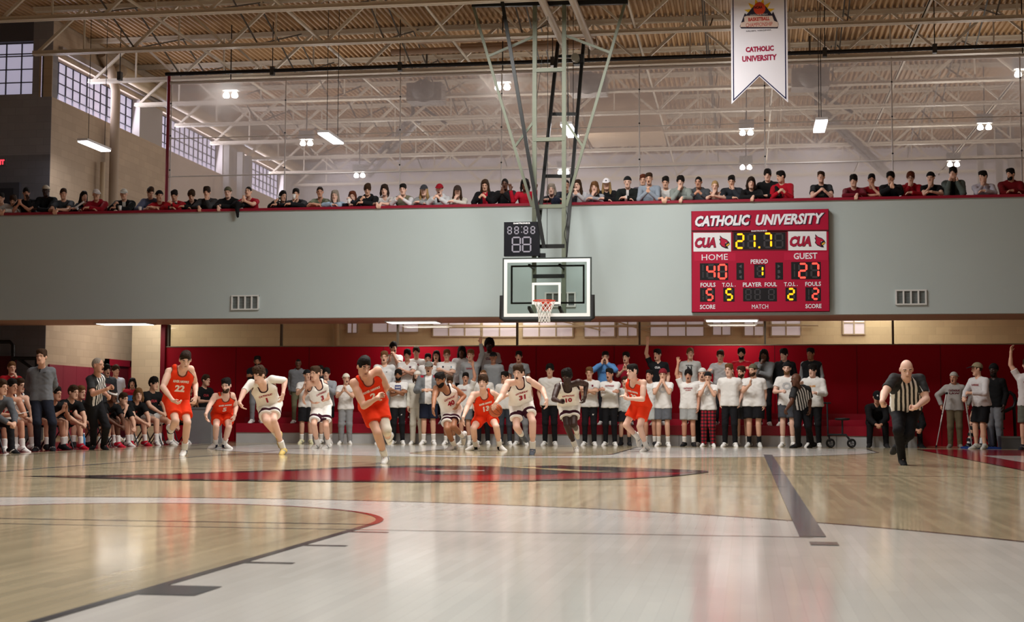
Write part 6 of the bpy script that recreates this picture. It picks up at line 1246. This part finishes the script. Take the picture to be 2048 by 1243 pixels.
B_(193, 378, 'spectator in white cap and red hoodie looking right', top='hood:8e1022', cap='C:dcd8da', hair='sb', txt=[('CATHOLIC', .5, .22, .05, 'b08a80')], look=25, wd=1.05)
B_(248, 377, 'spectator in white cap and black jacket holding a white cup', top='jkt:17191b:d5d2cc', open=.04, cap='C:d6d8d2', hair='sb', arms='GF', look=10, wd=1.05)
B_(301, 373, 'brown-haired man in slate blue jacket looking down beside the red pole', top='jkt:565c74', hair='sb', arms='FD', look=35, tilt=-.6, Y=30.55)
B_(319, 380, 'spectator in black backward cap and red tee left of the red net pole', top='tee:a1121f', cap='B:17171a', hair='sb', look=30)
B_(349, 379, 'black-haired spectator in red tee and dark vest looking down at a dark can', top='jkt:a1121f:2a1a1e', open=.06, arms='FG', tilt=-.6)
B_(383, 379, 'curly brown-haired spectator in black hoodie with head bowed', hair='cb', tilt=-.7, look=10)
B_(414, 373, 'shaggy-haired spectator in charcoal jacket with hand at mouth and arm over rail', top='jkt:3a3b3d', hair='fo', arms='HC')
B_(456, 373, 'spectator in camouflage cap and black hoodie with hand over rail', cap='B:camo', hair='sl', skin='p', arms='HF', wd=1.08)
B_(497, 372, 'dark-haired spectator in red tee with palms pressed at chin', top='tee:' + RD, hair='bk', arms='QQ', look=-8, tilt=0)
B_(566, 380, 'woman with long black hair in black jacket holding a clear bottle', top='jkt:141417', hair='lk', arms='GF', look=40, wd=.9)
B_(592, 376, 'dark-haired man in black jacket drinking from a white cup', top='jkt:15161a', arms='CF', look=10)
B_(640, 372, 'woman with pulled-back dark hair in olive tee', top='tee:69705a', hair='po', skin='b', look=8, wd=.9, vneck=1)
B_(670, 379, 'grey-blonde long-haired woman in light blue jacket, hand at neck', top='jkt:9fb6cc', hair='lg', skin='p', arms='FC', wd=.88)
B_(705, 381, 'woman with long auburn hair in navy top holding a small cup', top='ls:20242f', hair='lr', skin='p', arms='FG', wd=.86)
B_(735, 367, 'boy with brown fringe in black hoodie with pale red lettering', hair='fb', txt=[('MSU', .5, .2, .07, 'a3606a')], tilt=-.55, look=8, arms='GF')
B_(769, 368, 'woman with shoulder-length dark hair in white top, hands over rail', top='tee:d0ccca', hair='mo', skin='p', arms='HH', wd=.9, vneck=1, tilt=-.3)
B_(806, 367, 'man in olive vest over white long sleeves with hands held forward', top='vest:6f6c58', under='d2d2d6', hair='sk', arms='GG', skin='p')
B_(848, 369, 'long-haired blonde woman in dark grey cap and grey hoodie', top='hood:8d8f8f', cap='C:3a3b40', hair='ly', skin='p', wd=.92)
B_(879, 367, 'spectator in red cap and pale grey hoodie holding a phone', top='hood:c3c6c9', cap='C:8d1020', hair='bb', arms='GG', mouth='o', skin='p')
B_(915, 370, 'woman in dark camouflage cap and cream sweater resting cheek on hand', top='ls:cfcac0', cap='C:3b2f2a', hair='lb', skin='p', arms='CF', wd=.9, look=8)
B_(970, 358, 'woman with long wavy brown hair in black jacket over red top', top='jkt:131317:a5142a', open=.06, hair='lb', arms='GG', wd=.98, tilt=-.45)
B_(1010, 356, 'dark-skinned spectator in black jacket clapping with open mouth', top='jkt:141416', hair='bk', skin='d', arms='QQ', mouth='o', txt=[('CUA', .55, .06, .03, 'c9c9cc', .1)])
B_(1050, 357, 'dark-skinned woman in red sweater with open hands behind the mast brace', top='ls:a8142a', hair='dk', skin='d', arms='UU', wd=.95)
B_(1103, 366, 'grey-blonde woman in dark top between the mast posts', top='ls:1e1c1f', hair='mg', skin='p', wd=.9)
B_(1132, 358, 'brown-haired spectator in navy jacket behind the right mast post', top='jkt:20242e', hair='po', look=15, Y=30.45)
B_(1155, 358, 'woman with long brown hair in pale grey sweater, hands clasped', top='ls:b9b9bd', hair='lb', skin='p', arms='PP', look=-12, wd=.92)
B_(1189, 362, 'woman with short light bob in patterned grey sweater, hand on chin', top='ls:9a9ba3', hair='ml', skin='p', arms='CF', wd=.88)
B_(1213, 356, 'long blond-haired spectator in white cap and black jacket', top='jkt:141518', cap='C:e2dfe4', logo='33333c', hair='ly', skin='p', wd=1.0)
B_(1255, 352, 'spectator in black backward cap and dark green jacket', top='jkt:171c1b:cac6c4', open=.03, cap='B:17181b', hair='sb', skin='p', wd=1.04)
B_(1286, 348, 'spectator mostly hidden behind the blue-grey sweatshirt', top='ls:4a4650', hair='sr', Y=30.75, arms='DD')
B_(1298, 345, 'brown-haired spectator in blue-grey sweatshirt with hands clasped at chest', top='ls:8c98a6', hair='sb', arms='PP', mouth='o', wd=1.06)
B_(1331, 352, 'black-haired spectator in white lettered tee, hands over rail', top='tee:cfcdca', hair='sk', arms='HH', txt=[('CUA', .6, .14, .05, '3a3a40')], tilt=-.4)
B_(1361, 351, 'curly dark-haired spectator in sage grey hoodie with fist at chin', top='hood:8b9490', hair='ck', skin='p', arms='CH')
B_(1397, 352, 'cropped black-haired spectator in charcoal hoodie with red lettering', top='hood:4a4e53', hair='bk', skin='b', txt=[('TERPS', .45, .22, .07, 'a03a48')], arms='GG', wd=1.06, look=-8)
B_(1430, 360, 'blonde woman with bare arms resting chin on folded hands', top='cami:c9a08c', hair='py', skin='p', arms='CF', wd=.86)
B_(1463, 350, 'dark-haired spectator in dark denim jacket with hand over face', top='jkt:2b2f36', hair='sk', arms='FC', tilt=-.4)
B_(1502, 353, 'shaggy dark-haired spectator in black hoodie with hands dangling over rail', hair='mo', skin='p', arms='FH', look=10)
B_(1535, 338, 'tall fluffy black-haired spectator in black hoodie', hair='fk', skin='p', arms='DF', Y=30.5)
B_(1562, 341, 'dark-haired man in red sweatshirt turned in profile to the left', top='ls:b01226', hair='sk', look=-45, yaw=-18, txt=[('OWLS', .5, .2, .08, '3a0a14')], arms='GG', wd=1.1, Y=30.4)
B_(1642, 342, 'dark-haired man in black tee standing apart, hands clasped', top='tee:121317', hair='sb', skin='p', arms='GG', tilt=0, look=-8, txt=[('ARMY', .55, .16, .06, '3f4238')])
B_(1707, 349, 'black-haired spectator in maroon sweater with folded hands', top='ls:6b1020', hair='fk', skin='p', arms='FH', txt=[('CUA', .5, .14, .03, 'a08a80')], look=-8)
B_(1743, 347, 'black-haired spectator in red tee with fist at mouth', top='tee:96101f', hair='sk', skin='b', arms='FC', look=8)
B_(1781, 343, 'dark curly-haired spectator in black jacket with clasped hands under chin', top='jkt:131417', hair='ck', arms='QQ', look=-10)
B_(1821, 343, 'curly red-haired spectator with glasses in red hoodie, fist at mouth', top='hood:9c1020', hair='cr', glasses=1, skin='p', arms='CF')
B_(1861, 343, 'spectator in black backward cap and black tee with hand on chin', top='tee:121316', cap='B:131316', hair='sb', skin='p', arms='CF', look=-15)
B_(1906, 334, 'dark-haired spectator in grey-green plaid shirt with both hands on cheeks', top='jkt:56605c:1c2022', open=.05, hair='fk', skin='p', arms='BB', look=-12, tilt=-.05, Y=30.4)
B_(1966, 341, 'dark-haired spectator in pale lavender sweatshirt, hand at mouth, looking left', top='ls:c0bcca', hair='sk', arms='CF', look=-40, skin='p')
B_(2021, 336, 'bearded man in dark red hoodie at the right end of the rail', top='hood:741018', hair='sk', beard='k', arms='FF', look=-35, wd=1.12)
# things on and along the rail
mb = MB(); p = at(480, 410, 'Y', 30.0); JK = mcloth('131316')
pr = [cone(p + V(-.16, .05, .0), p + V(.2, .05, .02), .06, .07, .05), cone(p + V(-.1, -.17, -.02), p + V(.12, -.17, -.03), .05, .05, .05), cone(p + V(0, -.2, -.05), p + V(.02, -.2, -.3), .06, .03, .05), cone(p + V(-.05, .05, .02), p + V(0, -.18, 0), .07, .07, .05)]
v, q_ = grid_mesh(pr, .012, (), (), (.006, 60)); tag(mesh_object('draped_jacket', v, q_, [JK], None, p), 'black jacket hanging over the balcony rail', 'jacket')
p = at(1112, 402, 'Y', 29.9); v, q_ = grid_mesh([ell(p + V(0, 0, .0), np.eye(3), np.array((.11, .09, .1))), cone(p + V(-.06, -.06, -.03), p + V(.06, -.06, -.05), .05, .04, .04)], .012, (), (), (.004, 70)); tag(mesh_object('knit_hat', v, q_, [mcloth('262c40')], None, p), 'navy knit hat held over the rail between the mast posts', 'hat')
def cup(x, y, lab, c='e4e2e0', Y=29.97):
    p = at(x, y, 'Y', Y); mb = MB(); mb.lathe([(0, 0), (.032, .002), (.042, .11), (.036, .108), (.03, .01)], (p[0], p[1], p[2] - .06), mat(c, .5), 14); o = mb.build('cup'); tag(o, lab, 'cup', 'drink cups on the balcony'); mb = MB(); mb.lathe([(.044, 0), (.044, .012), (0, .016)], (p[0], p[1], p[2] + .048), mat('d9d6d2', .4), 14); mb.build('lid', o)
cup(240, 416, 'white paper cup held by the man in white cap'); cup(280, 418, 'pale cup standing on the rail left of the red tee'); cup(588, 393, 'white cup at the mouth of the drinking man', Y=30.1); cup(698, 402, 'small white cup held by the auburn-haired woman'); cup(351, 409, 'dark can held by the man in red tee and dark vest', '2a2422')
bottle(559, 412, 29.98, None, .22, 'd0d6dc', 'clear water bottle held by the black-haired woman', .03, True)
def phone(x, y, lab, Y=29.95, c='17171b', w_=.07):
    p = at(x, y, 'Y', Y); ax = np.array([V(1, 0, .1), V(0, .8, .6), V(0, -.6, .8)]); mb = MB(); mb.box((w_ / 2, .006, .07), None, mat(c, .3), axes=ax, c=p); mb.box((w_ / 2 - .004, .0015, .064), None, mat('2a2d38', .2), axes=ax, c=p + ax[1] * .0065); tag(mb.build('phone'), lab, 'phone')
phone(877, 399, 'dark phone in the hands of the spectator in red cap'); phone(969, 404, 'red-cased phone held by the wavy-haired woman', c='8d1226')
a = at(151, 415, 'Y', 29.97); b = at(168, 403, 'Y', 29.97); mb = MB(); mb.tube([a, b], .022, mat('d9d9dc', .6), 12); mb.tube([a, a + V(.07, -.02, -.03)], .03, mat('cfd0d6', .6), 10); tag(mb.build('rolled_paper'), 'rolled white paper in the hands of the dark-haired woman', 'paper')
p = HAND['papers']; mb = MB(); mb.box((.12, .09, .004), None, mat('dcdad6', .6), axes=np.array([nrm(V(.8, -.5, .1)), nrm(V(.5, .8, .2)), nrm(np.cross(V(.8, -.5, .1), V(.5, .8, .2)))]), c=p); tag(mb.build('papers'), 'white papers held by the benched player in white jersey', 'paper')
